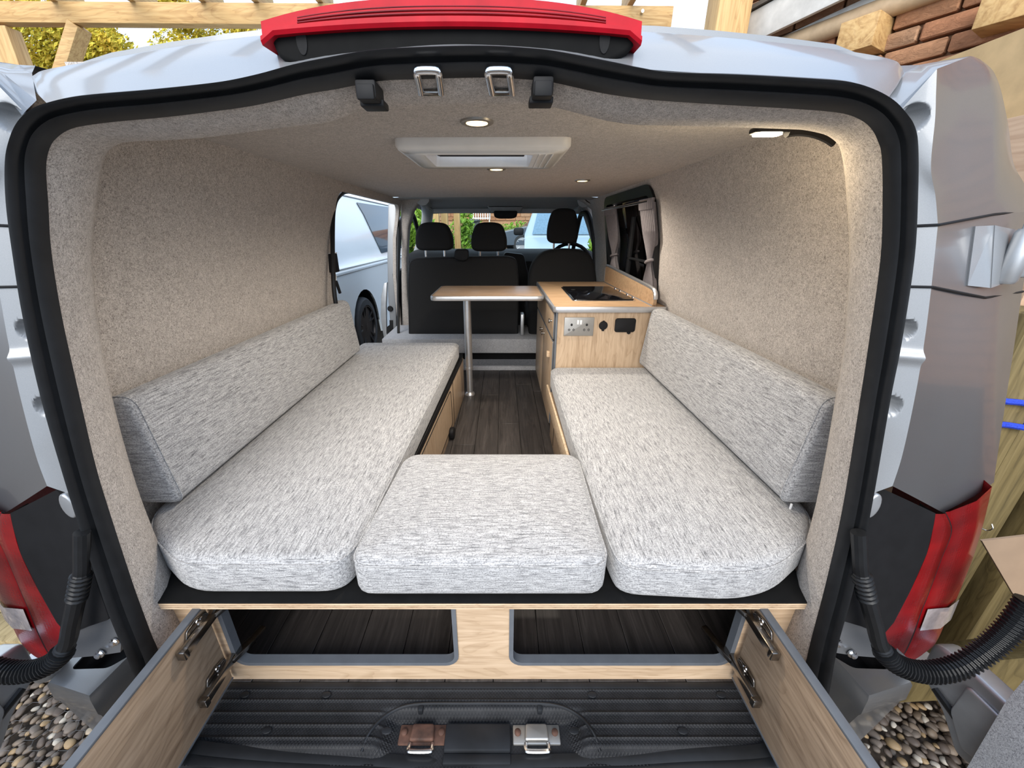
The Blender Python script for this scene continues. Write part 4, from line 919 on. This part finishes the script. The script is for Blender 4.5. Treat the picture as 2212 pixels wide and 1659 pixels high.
# pebbles: the nearest in view one by one, the rest as one bed
PEB = [('dark brown', (.075, .055, .042)), ('grey brown', (.125, .10, .08)), ('brown', (.16, .12, .085)), ('ochre', (.27, .185, .095)), ('pale', (.40, .36, .30))]
for nm_, c_ in PEB: M['peb_' + nm_] = plain('pebble_' + nm_.replace(' ', '_'), c_, .6, 0, .35, 60)
def pebble_mesh(k, mt):
    bm = bmesh.new(); bmesh.ops.create_icosphere(bm, subdivisions=2, radius=1)
    rnd = random.Random(k); ph = [rnd.uniform(0, 6) for _ in range(6)]
    for v in bm.verts:
        c = v.co; f = 1 + .12 * math.sin(2.3 * c.x + ph[0]) + .1 * math.sin(2.9 * c.y + ph[1]) + .08 * math.sin(3.1 * c.z + ph[2])
        v.co = Vector((c.x * f, c.y * f * .74, c.z * f * .52))
    me = bpy.data.meshes.new('pebble')
    bm.to_mesh(me); bm.free()
    for p in me.polygons: p.use_smooth = True
    me.materials.append(mt); return me
PM = [[pebble_mesh(k, M['peb_' + nm_]) for k in range(4)] for nm_, c_ in PEB]
spots = {-1: [], 1: []}
def grid_spots(x0, x1, y0, y1, st, rnd):
    o = []; y = y0; j = 0
    while y < y1:
        x = x0 + (st / 2 if j % 2 else 0)
        while x < x1: o.append((x + rnd.uniform(-.35, .35) * st, y + rnd.uniform(-.35, .35) * st)); x += st
        y += st * .87; j += 1
    return o
def proj(p):
    v = p - EYE; d = v.y * math.cos(PITCH) - v.z * math.sin(PITCH)
    return CX + F_PX * v.x / d, CY + F_PX * (-v.y * math.sin(PITCH) - v.z * math.cos(PITCH)) / d
rnd = random.Random(5)
stuff_pts = []
for sd in (-1, 1):
    cand = [(sd * x, y) for x, y in grid_spots(1.12, 2.3, .45, 1.7, .0255, rnd)]
    inv = []
    for x, y in cand:
        px, py = proj(V3((x, y, 0)))
        vis = py < 1690 and py > 1440 and ((sd < 0 and -30 < px < 175) or (sd > 0 and px > 1860 and px < 2190 and (py - 1480) > (px - 1965) * .95 - 60))
        (inv if vis else stuff_pts).append((x, y))
    inv.sort(key=lambda q: abs(proj(V3((q[0], q[1], 0)))[1] - 1580)); spots[sd] = inv[:150]; stuff_pts += inv[150:]
for sd, sn in ((-1, 'left'), (1, 'right')):
    zs = sorted(abs(x) + .5 * y for x, y in spots[sd]); za, zb = zs[len(zs) // 3], zs[2 * len(zs) // 3]
    for x, y in spots[sd]:
        s_ = rnd.choice((.010, .012, .014, .016, .019)) * rnd.uniform(.9, 1.15); ci = rnd.choices(range(5), (4, 4, 3, 2, 1.4))[0]
        o = share('pebble', rnd.choice(PM[ci]), None, (x, y, s_ * .35 + rnd.uniform(-.004, .006)), (rnd.uniform(-.4, .4), rnd.uniform(-.4, .4), rnd.uniform(0, 6.3)), (s_,) * 3)
        q = abs(x) + .5 * y; zn = 'beside' if q < za else 'a little beyond' if q < zb else 'farther from'
        szn = 'tiny' if s_ < .012 else 'small' if s_ < .015 else 'larger'
        tag(o, '%s %s pebble in the gravel %s the %s bumper corner' % (szn, PEB[ci][0], zn, sn), 'pebble', 'pebbles by the %s bumper' % sn)
vv, ff = [], []
base = [(v.co.copy()) for v in PM[0][0].vertices]; bf = [tuple(p.vertices) for p in PM[0][0].polygons]
far = [(x, y) for x, y in grid_spots(-2.6, 2.6, -.9, 1.9, .046, rnd) if abs(x) < 1.1 or abs(x) > 2.3 or y < .45 or y > 1.7]
for (x, y), s0 in [(q, .0145) for q in stuff_pts] + [(q, .024) for q in far]:
    s_ = s0 * rnd.uniform(.75, 1.3); R = Matrix.Rotation(rnd.uniform(0, 6.3), 3, 'Z') @ Matrix.Rotation(rnd.uniform(-.4, .4), 3, 'X')
    o_ = len(vv); z0 = gz(x, y) + s_ * .3
    vv += [R @ (c * s_) + V3((x, y, z0)) for c in base]; ff += [tuple(o_ + i for i in f) for f in bf]
mbp = MB(); mbp.v = [tuple(p) for p in vv]; mbp.f = ff
me = bpy.data.meshes.new('pebble_bed'); me.from_pydata(mbp.v, [], ff); me.materials.append(M['pebble_bed'])
for p in me.polygons: p.use_smooth = True
ob = bpy.data.objects.new('pebble_bed', me); COL.objects.link(ob); ob['kind'] = 'stuff'; tag(ob, 'bed of mixed brown river pebbles spread around the van', 'gravel')
# hexagonal wire netting on the left gravel
wm = MB(); s_ = .032
for i in range(11):
    for j in range(9):
        cx_, cy_ = -1.62 + i * s_ * 1.5, .62 + (j + (.5 if i % 2 else 0)) * s_ * 1.732
        P = [V3((cx_ + s_ * math.cos(k * PI / 3), cy_ + s_ * math.sin(k * PI / 3), .031)) for k in (0, 1, 2, 3)]
        wm.tube(P, .0005, 4)
ob = single('wire_netting', wm, M['wire'], 'thin hexagonal wire netting lying on the left gravel', 'netting')
ob['kind'] = 'stuff'
lf = MB()
for k in range(5): lf.tube([V3((-1.335, .845, .04)), V3((-1.335 + .016 * math.cos(k * 1.25), .845 + .016 * math.sin(k * 1.25), .052)), V3((-1.335 + .032 * math.cos(k * 1.25), .845 + .03 * math.sin(k * 1.25), .05))], [.0015, .003, .0006], 5)
single('weed', lf, M['bush'], 'tiny bright green weed among the left pebbles', 'weed')
# decking at the far left
dk = thing('decking', 'weathered greenish timber boards at the far left edge', 'decking', (-2.3, 1.3, 0))
for k in range(5): part('board', MB().box(-3.4, -1.66, 1.02 + k * .125, 1.14 + k * .125, .10, .135, .004), M['treated_y'], dk)
part('bearer', MB().box(-1.74, -1.68, 1.02, 1.64, 0, .10), M['treated_y'], dk)

# pale blue van parked alongside
pv = thing('parked_van', 'pale blue white van parked alongside, seen through the side doorway', 'van', (-2.4, 4.3, .22))
PX = -1.50
pw = at(797, 712, x=PX)
wy, wz = pw.y, .22 + .345
sec = [(PX + .02, .42), (PX, .62), (PX - .002, 1.05), (PX + .0, 1.23), (PX - .02, 1.27), (PX - .09, 1.78), (PX - .14, 1.96), (PX - .28, 2.07), (PX - 1.0, 2.10), (PX - 1.7, 2.07), (PX - 1.9, 1.27), (PX - 1.9, .42)]
arch = [(wy - .43 * math.cos(PI * k / 14), wz + .43 * math.sin(PI * k / 14)) for k in range(15)]
def vx(z):
    for (x0, z0), (x1, z1) in zip(sec[:7], sec[1:8]):
        if z <= z1: return x0 + (x1 - x0) * max(0, (z - z0)) / (z1 - z0)
    return sec[7][0]
P = [(1.6, .42)] + [(wy - .43, .42)] + arch + [(wy + .43, .42), (6.6, .42), (6.6, 2.06), (1.6, 2.06)]
sd_ = MB().plate(P, [], 0, -.02, lambda u, v, w_: (vx(v) + w_, u, v), cv=[.62, .9, 1.05, 1.23, 1.27, 1.4, 1.6, 1.78, 1.88, 1.96])
sd_.loft([[V3((x, y, z)) for x, z in sec[7:]] for y in (1.6, 6.6)], False)
sd_.loft([[V3((x, 6.6, z)) for x, z in sec], [V3((x, 6.62, z)) for x, z in sec]], True, True).loft([[V3((x, 1.6, z)) for x, z in sec], [V3((x, 1.58, z)) for x, z in sec]], True, True)
part('body', sd_, M['vanblue'], pv, None, 20)
wp = [at(px, py, x=PX - .05) for px, py in ((783, 437), (850, 446), (850, 540), (820, 547))]
part('window', MB().plate(soft([(p.y, p.z) for p in [wp[3], wp[2] + V3((0, .6, .02)), wp[1] + V3((0, .6, 0)), wp[0]]], .03), [], .004, .010, lambda u, v, w_: (vx(v) + w_, u, v), cv=[1.4, 1.6, 1.78]), M['carglass'], pv, 'dark side window with reflections')
for za, zb in ((598, 577),):
    a, b = at(722, 598, x=PX), at(838, 577, x=PX)
    part('body_groove', MB().tube([(PX + .002, 1.6, a.z), (PX + .002, 6.6, a.z)], .006, 6), M['trim_grey'], pv, 'dark swage line')
part('roof_gutter', MB().tube([(PX - .135, 1.6, 1.955), (PX - .135, 6.6, 1.955)], .008, 6), M['trim_grey'], pv)
part('belt_ridge', MB().tube([(PX - .004, 1.6, 1.265), (PX - .004, 6.6, 1.265)], .014, 8), M['vanblue'], pv)
al = MB().loft([[V3((PX - w_, y, z)) for y, z in arch] for w_ in (.0, .35)], False)
part('wheel_well', al, M['black'], pv)
def wheel(par, c, r, w_, ax, rim_m, spokes=10):
    a = V3(ax)
    t = part('wheel', MB().lathe([(r * .70, -w_ / 2), (r * .9, -w_ / 2), (r * .97, -w_ * .42), (r, -w_ * .3), (r, w_ * .3), (r * .97, w_ * .42), (r * .92, w_ / 2), (r * .74, w_ / 2 + .004), (r * .70, w_ * .40), (r * .70, -w_ / 2)], c, a, 40), M['tyre'], par, 'black tyre')
    part('rim', MB().lathe([(r * .705, w_ * .42), (r * .72, w_ * .5), (r * .69, w_ * .5), (r * .66, w_ * .1), (0, w_ * .08)], c, a, 36), rim_m, t)
    u = a.orthogonal().normalized(); v = a.cross(u)
    for k in range(spokes):
        th = 2 * PI * k / spokes + (.12 if k % 2 else -.12); d = u * math.cos(th) + v * math.sin(th)
        part('spoke', MB().bar(V3(c) + a * w_ * .30 + d * r * .06, V3(c) + a * w_ * .46 + d * r * .69, r * .07, .02, .004, tuple(a)), rim_m, t)
    part('hub_cap', MB().lathe([(0, w_ * .2), (r * .16, w_ * .2), (r * .15, w_ * .42), (0, w_ * .44)], c, a, 20), rim_m, t)
wheel(pv, (PX - .115, wy, wz), .345, .23, (1, 0, 0), M['rim'])
wheel(pv, (PX - .115, wy + 1.9, wz), .345, .23, (1, 0, 0), M['rim'])
wheel(pv, (PX - 1.78, wy, wz), .345, .23, (-1, 0, 0), M['rim'])

# cars beyond the windscreen
def car(name, label, loc, rot, paint_, wheel_m, glass_m, L=4.4, H=1.45, W=1.78, estate=False, mirror=True):
    t = thing(name, label, 'car', loc); t_loc = V3(loc); Rm = Matrix.Rotation(rot, 3, 'Z')
    def put(nm, mb, m, par=None, lb=None, ang=35):
        mb.v = [tuple(Rm @ V3(p) + t_loc) for p in mb.v]; return part(nm, mb, m, par or t, lb, ang)
    h = L / 2
    prof_ = [(-h + .05, .30), (h - .05, .28), (h, .45), (h - .03, .62), (h - .25, .74), (h - 1.15, .92), (h - 1.9, H - .06), (h - 2.4, H), (-h + 1.2, H - .02), (-h + .45, H - .22), (-h + .08, .95), (-h, .75), (-h, .40)]
    pr_ = soft(prof_, .10, 3)
    loops = []
    for s_ in (-1, -.93, -.6, 0, .6, .93, 1):
        loops.append([V3((u, s_ * W / 2 * (1 if v < .95 else 1 - .24 * (v - .95) / (H - .95)), v + (0 if abs(s_) < .95 else 0) )) for u, v in (offset_poly(pr_, .03 if abs(s_) == 1 else 0))])
    put('body', MB().loft(loops, True, True), paint_, None, None, 40)
    for sy in (-1, 1):
        wf = [(h - 1.30, .96), (h - 1.93, H - .11), (h - 2.45, H - .07), (h - 2.45, .96)]; wb = [(h - 2.53, .96), (h - 2.53, H - .07), (-h + 1.15, H - .10), (-h + .62, H - .28), (-h + .55, .98)]
        for nm, P_ in (('front_window', wf), ('rear_window', wb)):
            put(nm, MB().plate(soft(P_, .05), [], .995, 1.006, lambda u, v, w_: (u, sy * W / 2 * w_ * (1 if v < .95 else 1 - .24 * (v - .95) / (H - .95)), v)), glass_m)
        if mirror: put('door_mirror', MB().box(h - 1.62, h - 1.48, *sorted((sy * (W / 2 + .02), sy * (W / 2 + .22))), .94, 1.08, .04), M['black'])
        for cx__ in (h - .85, -h + .85): 
            c = Rm @ V3((cx__, sy * (W / 2 - .10), .32)) + t_loc; a_ = Rm @ V3((0, sy, 0))
            wheel(t, c, .32, .2, tuple(a_), wheel_m, 5)
        put('door_handle', MB().box(-.2, -.03, *sorted((sy * (W / 2 - .005), sy * (W / 2 + .025))), .84, .87, .01), paint_)
    ws = [(h - 1.20, .95), (h - 1.86, H - .07)]
    put('windscreen', MB().loft([[V3((ws[0][0] + .025, s_ * W * .42, ws[0][1] + .01)), V3((ws[1][0] + .02, s_ * W * .345, ws[1][1] + .012))] for s_ in (-1, -.5, 0, .5, 1)], False), glass_m)
    put('rear_screen', MB().loft([[V3((-h + .10, s_ * W * .40, .99)), V3((-h + .43, s_ * W * .345, H - .23))] for s_ in (-1, 0, 1)], False), glass_m)
    for s_ in (-1, 1): put('headlight', MB().box(h - .20, h - .03, *sorted((s_ * W * .30, s_ * W * .46)), .60, .70, .03), M['lens_clear'])
    return t
car('dark_hatchback', 'dark blue black hatchback parked side on beyond the windscreen', (1.95, 15.0, .85), math.radians(-172), M['carblack'], M['rim_silver'], M['carglass'])
car('pale_hatchback', 'pale grey blue car parked nose on, closest beyond the windscreen behind the driver headrest', (1.42, 8.9, gz(0, 8.9)), math.radians(-93), M['carblue'], M['rim'], M['carglass_b'], H=1.52)

# bin, posts, railing, bank, far wall beyond the windscreen
yb = 14.0
a, b = at(1006, 532, y=yb), at(1034, 474, y=yb); bx0, bx1 = a.x, b.x; bz = gz(0, yb)
wb = thing('wheelie_bin', 'dark grey wheelie bin beyond the windscreen between the two headrests', 'bin', ((bx0 + bx1) / 2, yb, bz))
wdt = bx1 - bx0
part('bin_body', MB().loft([[V3((bx0 + i, yb - .05 + i, bz + .04)), V3((bx1 - i, yb - .05 + i, bz + .04)), V3((bx1 - i, yb + .55 - i, bz + .04)), V3((bx0 + i, yb + .55 - i, bz + .04))] if k == 0 else [V3((bx0, yb - .1, z)), V3((bx1, yb - .1, z)), V3((bx1, yb + .6, z)), V3((bx0, yb + .6, z))] for k, (i, z) in enumerate(((.05, 0), (0, b.z - .1), (0, b.z - .06)))], True, True), M['bin'], wb)
part('bin_lid', MB().box(bx0 - .03, bx1 + .03, yb - .14, yb + .64, b.z - .06, b.z, .02), M['bin'], wb)
part('handle', MB().tube([(bx0 + .05, yb - .16, b.z - .05), (bx1 - .05, yb - .16, b.z - .05)], .02, 8), M['bin'], wb)
for xx in (bx0 + .03, bx1 - .03): part('wheel', MB().lathe([(0, -.03), (.1, -.03), (.1, .03), (0, .03)], (xx, yb + .5, bz + .1), (1, 0, 0), 16), M['tyre'], wb)
for i, (x0, x1, y, lb) in enumerate(((981, 994, 10.5, 'pale timber post beside the wheelie bin beyond the windscreen'), (933, 949, 9.5, 'pale timber post farthest left beyond the windscreen'), (954, 968, 10, 'pale timber post behind the left headrest beyond the windscreen'))):
    a, b = at(x0, 500, y=y), at(x1, 500, y=y)
    single('timber_post', MB().box(a.x, b.x, y, y + (b.x - a.x), gz(0, y) - .02, 3.2, .01), M['pine_z'], lb, 'post', None)
ra = at(1018, 473, y=18); rb_ = at(1058, 452, y=18)
rg = thing('railing', 'white metal railing in front of the far brick wall', 'railing', ((ra.x + rb_.x) / 2, 18, ra.z))
for z in (ra.z + .03, rb_.z): part('rail', MB().box(ra.x, rb_.x, 17.97, 18.03, z - .02, z + .02), M['white_paint'], rg)
for xx in (ra.x + .02, rb_.x - .02): part('railing_post', MB().box(xx - .02, xx + .02, 17.98, 18.02, .84, rb_.z), M['white_paint'], rg)
for k in range(9):
    x = ra.x + (rb_.x - ra.x) * k / 8; part('bar', MB().box(x - .018, x + .018, 17.98, 18.02, ra.z - .02, rb_.z), M['white_paint'], rg)
gw = thing('garden_wall', 'far reddish brick garden wall seen through the windscreen', 'wall', (0, 19, .85))
part('wall_body', MB().box(-9, 12, 19.08, 19.3, .85, 2.75), M['mortar'], gw)
bmw = MB().box(-.215, .215, -.03, .05, -.07, .07, .008, seg=1).mesh('brick', M['brick'])
def inview(x, z, y):
    px, py = proj(V3((x, y, z))); return 925 < px < 1270 and 448 < py < 480
row = 0; z = 1.65
while z < 2.7:
    x = -3.4 + (.225 if row % 2 else 0)
    while x < 4.6:
        if inview(x, z, 19): share('brick', bmw, gw, V3((x, 19.06, z)) - gw.location)
        x += .45
    z += .155; row += 1
part('bricks_beyond', (lambda m: [m.box(-9 + .45 * i + .0, -9 + .45 * i + .43, 19.04, 19.1, .9 + .155 * j, 1.04 + .155 * j) for i in range(46) for j in range(4)] and m)(MB()), M['brick'], gw)['kind'] = 'stuff'
def foliage(name, blobs, n, size, mat, label, cat, loc, trunk=None):
    t = thing(name, label, cat, loc); v, f = [], []; rd = random.Random(len(label) + n)
    for _ in range(n):
        c, r = rd.choice(blobs); d = V3((rd.gauss(0, 1), rd.gauss(0, 1), rd.gauss(0, 1))).normalized() * (rd.random() ** .45)
        p = V3(c) + V3((d.x * r[0], d.y * r[1], d.z * r[2])); a = V3((rd.gauss(0, 1), rd.gauss(0, 1), rd.gauss(0, 1))).normalized(); b = a.orthogonal().normalized(); c2 = a.cross(b); s = size * rd.uniform(.6, 1.3)
        o = len(v); v += [p - b * s, p + c2 * s * .45 + a * s * .15, p + b * s, p - c2 * s * .45 + a * s * .15]; f.append((o, o + 1, o + 2, o + 3))
    me = bpy.data.meshes.new('foliage'); me.from_pydata([p - V3(loc) for p in v], [], f); me.materials.append(mat)
    o = bpy.data.objects.new('foliage', me); COL.objects.link(o); o.parent = t; o['kind'] = 'stuff'
    if trunk:
        part('trunk', MB().tube([V3(loc), V3((loc[0] + .1, loc[1], trunk * .5)), V3((loc[0], loc[1], trunk))], [.22, .17, .1], 10), M['bark'], t)
        for c, r in blobs[::2]: part('branch', MB().tube([V3((loc[0], loc[1], trunk * .8)), V3(loc).lerp(V3(c), .6) + V3((0, 0, .3)), V3(c)], [.1, .06, .02], 6), M['bark'], t)
    return t
a = at(1003, 505, y=12); foliage('bush', [((a.x, 12, a.z), (.35, .4, .75)), ((a.x - .5, 12.3, a.z - .3), (.5, .4, .6))], 900, .10, M['bush'], 'bright green leafy bush left of the wheelie bin', 'bush', (a.x, 12, gz(0, 12)))
a = at(1082, 490, y=17); foliage('hedge', [((a.x + k * .8, 17, a.z - .25 + .05 * (k % 2)), (.7, .5, .42)) for k in range(-1, 3)] + [((a.x + k * .8, 17, 1.2), (.7, .5, .4)) for k in range(-1, 3)], 3200, .09, M['bush'], 'low green hedge behind the dark hatchback', 'hedge', (a.x, 17, .85))
a = at(890, 478, y=8); foliage('bush', [((a.x, 8, a.z - .1), (.4, .6, .45)), ((a.x, 8, a.z - .7), (.5, .6, .9))], 900, .10, M['bush'], 'green bush glimpsed through the passenger door window', 'bush', (a.x, 8, gz(0, 8)))
a = at(1296, 515, y=6.2); foliage('bush', [((a.x + .1, 6.2, a.z - .15), (.25, .4, .32)), ((a.x + .1, 6.2, a.z - .6), (.25, .4, .4))], 700, .09, M['bush'], 'green bush glimpsed through the driver door window', 'bush', (a.x, 6.2, gz(0, 6.2)))
# trees behind the pergola
def tree(px0, px1, py, y, label, n, seed):
    a, b = at(px0, py, y=y), at(px1, py, y=y); r = random.Random(seed); w_ = (b.x - a.x) / 2; c = (a + b) / 2
    bl_ = [(V3((c.x + r.uniform(-.72, .72) * w_, y + r.uniform(-1, 1), c.z + r.uniform(-.55, .55) * w_)), (w_ * r.uniform(.24, .42),) * 3) for _ in range(13)]
    foliage('tree', bl_, n, .075, M['leaf'], label, 'tree', (c.x, y, 0), c.z)
tree(-60, 305, 150, 13, 'yellow green autumn tree behind the left end of the pergola', 24000, 3)
tree(372, 640, 130, 15, 'smaller yellow green autumn tree between pergola and brake light', 18000, 8)

# pergola
pg = thing('pergola', 'pale timber pergola beam with rafters and post above the van', 'pergola', (-1.5, 4.6, 0))
PY = 4.6
a, b = at(-60, 4, y=PY), at(-60, 54, y=PY); c, d = at(1456, 12, y=PY), at(1456, 59, y=PY)
part('beam', MB().bar((a.x - .6, PY + .05, (a.z + b.z) / 2 + .02), (c.x, PY + .05, (c.z + d.z) / 2), .10, abs(a.z - b.z) - .01, .006), M['pine_x'], pg)
zt = a.z
for px in (-120, 118, 286, 438, 552, 690, 1262, 1366):
    x = at(px, 2, y=PY).x
    part('rafter', MB().box(x - .028, x + .028, PY - 2.6, PY + .30, zt + .0, zt + .14, .004), M['pine_y'], pg)
p0, p1 = at(-16, 60, y=PY), at(40, 170, y=PY)
part('post', MB().box(p0.x - .1, p0.x + .12, PY, PY + .14, 0, b.z, .006), M['pine_z'], pg)
q0, q1 = at(160, 56, y=PY), at(95, 175, y=PY)
part('brace', MB().bar(q0 + V3((0, .06, .02)), q1 + V3((-.25, .06, -.45)), .10, .14, .006, (0, 1, 0)), M['pine_x'], pg)
a, b = at(1541, 40, y=2.7), at(1621, 40, y=2.7)
part('post', MB().box(a.x + .02, b.x, 2.7, 2.86, 0, 3.8, .008), M['pine_z'], pg)
part('bolt_head', MB().lathe([(0, -.03), (.014, -.03), (.014, 0), (0, .002)], at(1386, 27, y=PY), (0, 1, 0), 12), M['chrome'], pg)

# brick house on the right
hs_ = thing('brick_house', 'rustic brick house side with sloping drainpipe and pale fascia, upper right', 'house', (2.5, 2, 0))
DIR = V3((-.51, .86, 0)).normalized(); NRM = V3((-DIR.y, DIR.x, 0)); OR0 = V3((3.1 * .60 + .02, 4 * .60, 0))
def hp(s, n, z): return OR0 + DIR * s + NRM * n + V3((0, 0, z))
S1 = .93
def hbar(s0, s1, z, n, w_, h): return MB().bar(hp(s0, n, z), hp(s1, n, z), w_, h, .003)
hits = lambda px, py, n=0.0: (lambda r: EYE + r * ((OR0 + NRM * n - EYE).dot(NRM) / r.dot(NRM)))(ray(px, py))
part('mortar_wall', MB().loft([[hp(s, n, z) for s, n in ((-2.2, -.012), (S1, -.012), (S1, -.3), (-2.2, -.3))] for z in (0, 3.3)], True, True), M['mortar'], hs_)
me_b = []
for k in range(4):
    m = MB().box(-.1065, .1065, -.05, .0, -.0315, .0315, .006, seg=1); r = random.Random(k)
    m.v = [(x, y + (r.uniform(-.004, .004)), z) for x, y, z in m.v]; me_b.append(m.mesh('brick', M['brick']))
ang = math.atan2(DIR.y, DIR.x); cnt = 0; far_b = MB()
for r_ in range(44):
    z = .04 + r_ * .075
    for k in range(14):
        s = S1 - .11 - k * .2245 - (.112 if r_ % 2 else 0)
        c = hp(s, -.004, z); px, py = proj(c)
        if 1480 < px < 2330 and -60 < py < 330 and cnt < 300:
            cnt += 1; share('brick', random.choice(me_b), hs_, c - hs_.location + NRM * .0, (0, 0, ang + PI))
        elif s > -2.2: far_b.bar(hp(s - .105, -.008, z), hp(s + .105, -.008, z), .03, .063)
part('bricks_beyond', far_b, M['brick'], hs_)['kind'] = 'stuff'
fz = hits(1700, 50, .20).z
for nm, (pA, pB), n, th, mt in (('fascia_board', ((1622, 84), (1790, 2)), .16, .075, 'fascia'),):
    p, q = hits(*pA, n), hits(*pB, n); d = (q - p)
    part(nm, MB().bar(p - d * .15 + V3((0, 0, .05)), q + d * 1.3 + V3((0, 0, .05)), .025, .15, .003, tuple(NRM.cross(d.normalized()))), M[mt], hs_, 'pale weathered fascia board')
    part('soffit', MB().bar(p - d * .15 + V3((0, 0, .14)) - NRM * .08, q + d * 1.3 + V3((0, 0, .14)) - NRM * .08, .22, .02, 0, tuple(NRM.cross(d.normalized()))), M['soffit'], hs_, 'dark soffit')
    part('batten', MB().bar(p - d * .15 - NRM * .1 + V3((0, 0, -.05)), q + d * 1.3 - NRM * .1 + V3((0, 0, -.05)), .03, .05, .003, tuple(NRM.cross(d.normalized()))), M['fascia'], hs_)
p, q = hits(1690, 100, .06), hits(1955, 2, .06); d = q - p
part('drainpipe', MB().tube([p - d * .25, q + d * .6], .045, 16), M['pipe'], hs_, 'tan plastic drainpipe')
for (px, py), lb in (((1868, 84), 0), ((2190, 16), 0)):
    c = hits(px, py, .09)
    part('timber_block', MB().bar(c - DIR * .075 , c + DIR * .075, .20, .13, .004), M['pine_x'], hs_, 'sawn timber block fixed to the wall')

# sheets and timber leaning by the right side
single('plywood_sheet', MB().box(1.93, 1.948, .9, 2.7, .02, 2.285), M['sheet'], 'tall pale plywood sheet standing at the right, below the bricks', 'board')
single('wood_panel', MB().box(1.74, 1.76, 1.27, 1.95, .02, 1.955, .002), M['sheet2'], 'brown wood grained panel standing in front of the pale plywood sheet', 'board')
single('timber_sleeper', MB().box(1.46, 1.60, 1.02, 1.16, 0, 1.40, .012), M['treated'], 'thick greenish timber post beside the right tail light, nearest the van', 'post', None)
single('timber_sleeper', MB().box(1.64, 1.77, 1.05, 1.18, 0, 1.22, .012), M['treated'], 'greenish timber post right of the blue roped one', 'post', None)
single('timber_sleeper', MB().bar((1.44, .93, .07), (1.66, .72, .50), .11, .11, .01), M['treated'], 'short greenish timber leaning outward at the far right, by the cardboard', 'post', None)
single('back_boarding', MB().box(1.765, 1.79, .45, .79, 0, 1.2), M['dark_soil'], 'dark boarding behind the right posts', 'board')
rp_ = MB()
for py, dz in ((862, 0), (920, .0)):
    c = at(2190, py, x=1.53); P = [(1.45, 1.01, c.z + .006), (1.53, 1.008, c.z - .004), (1.61, 1.01, c.z - .012), (1.61, 1.17, c.z - .004), (1.45, 1.17, c.z + .006)]
    rp_.tube(catmull([V3(p) for p in P], 5, True), .008, 8, True)
rope = thing('rope', 'bright blue rope tied in two loops around the right timber post', 'rope', (1.53, 1.09, at(2190, 920, x=1.53).z))
for py in (862, 920):
    c = at(2190, py, x=1.53); P = [(1.45, 1.01, c.z + .008), (1.53, 1.009, c.z - .004), (1.61, 1.01, c.z - .014), (1.613, 1.09, c.z - .01), (1.61, 1.17, c.z - .004), (1.45, 1.17, c.z + .006)]
    part('loop', MB().tube(catmull([V3(p) for p in P], 6, True), .009, 8, True), M['rope'], rope)
single('timber_sleeper', MB().box(1.80, 1.93, 1.00, 1.13, 0, 1.0, .012), M['treated'], 'rightmost greenish timber post, third from the van', 'post', None)
cbx = MB().prism([(at(*q, y=.83).x, at(*q, y=.83).z) for q in ((2142, 1182), (2260, 1170), (2260, 1345), (2203, 1312))], .83, .836, lambda u, v, w_: (u, w_ + (v - .6) * .12, v))
single('cardboard_sheet', cbx, M['card'], 'brown cardboard sheet propped among the timbers at the right edge', 'cardboard')
single('plywood_offcut', MB().box(1.62, 1.635, .58, .86, .0, .46, .001), M['sheet2'], 'tan plywood offcut below the right wiring hose', 'board')
hk = MB().tube(catmull([at(2118, 1140, x=1.40), at(2132, 1146, x=1.40), at(2144, 1142, x=1.40), at(2142, 1132, x=1.40)], 5), .0016, 6)
single('wire_hook', hk, M['chrome'], 'thin bent wire hook sticking out beside the right tail light', 'hook')
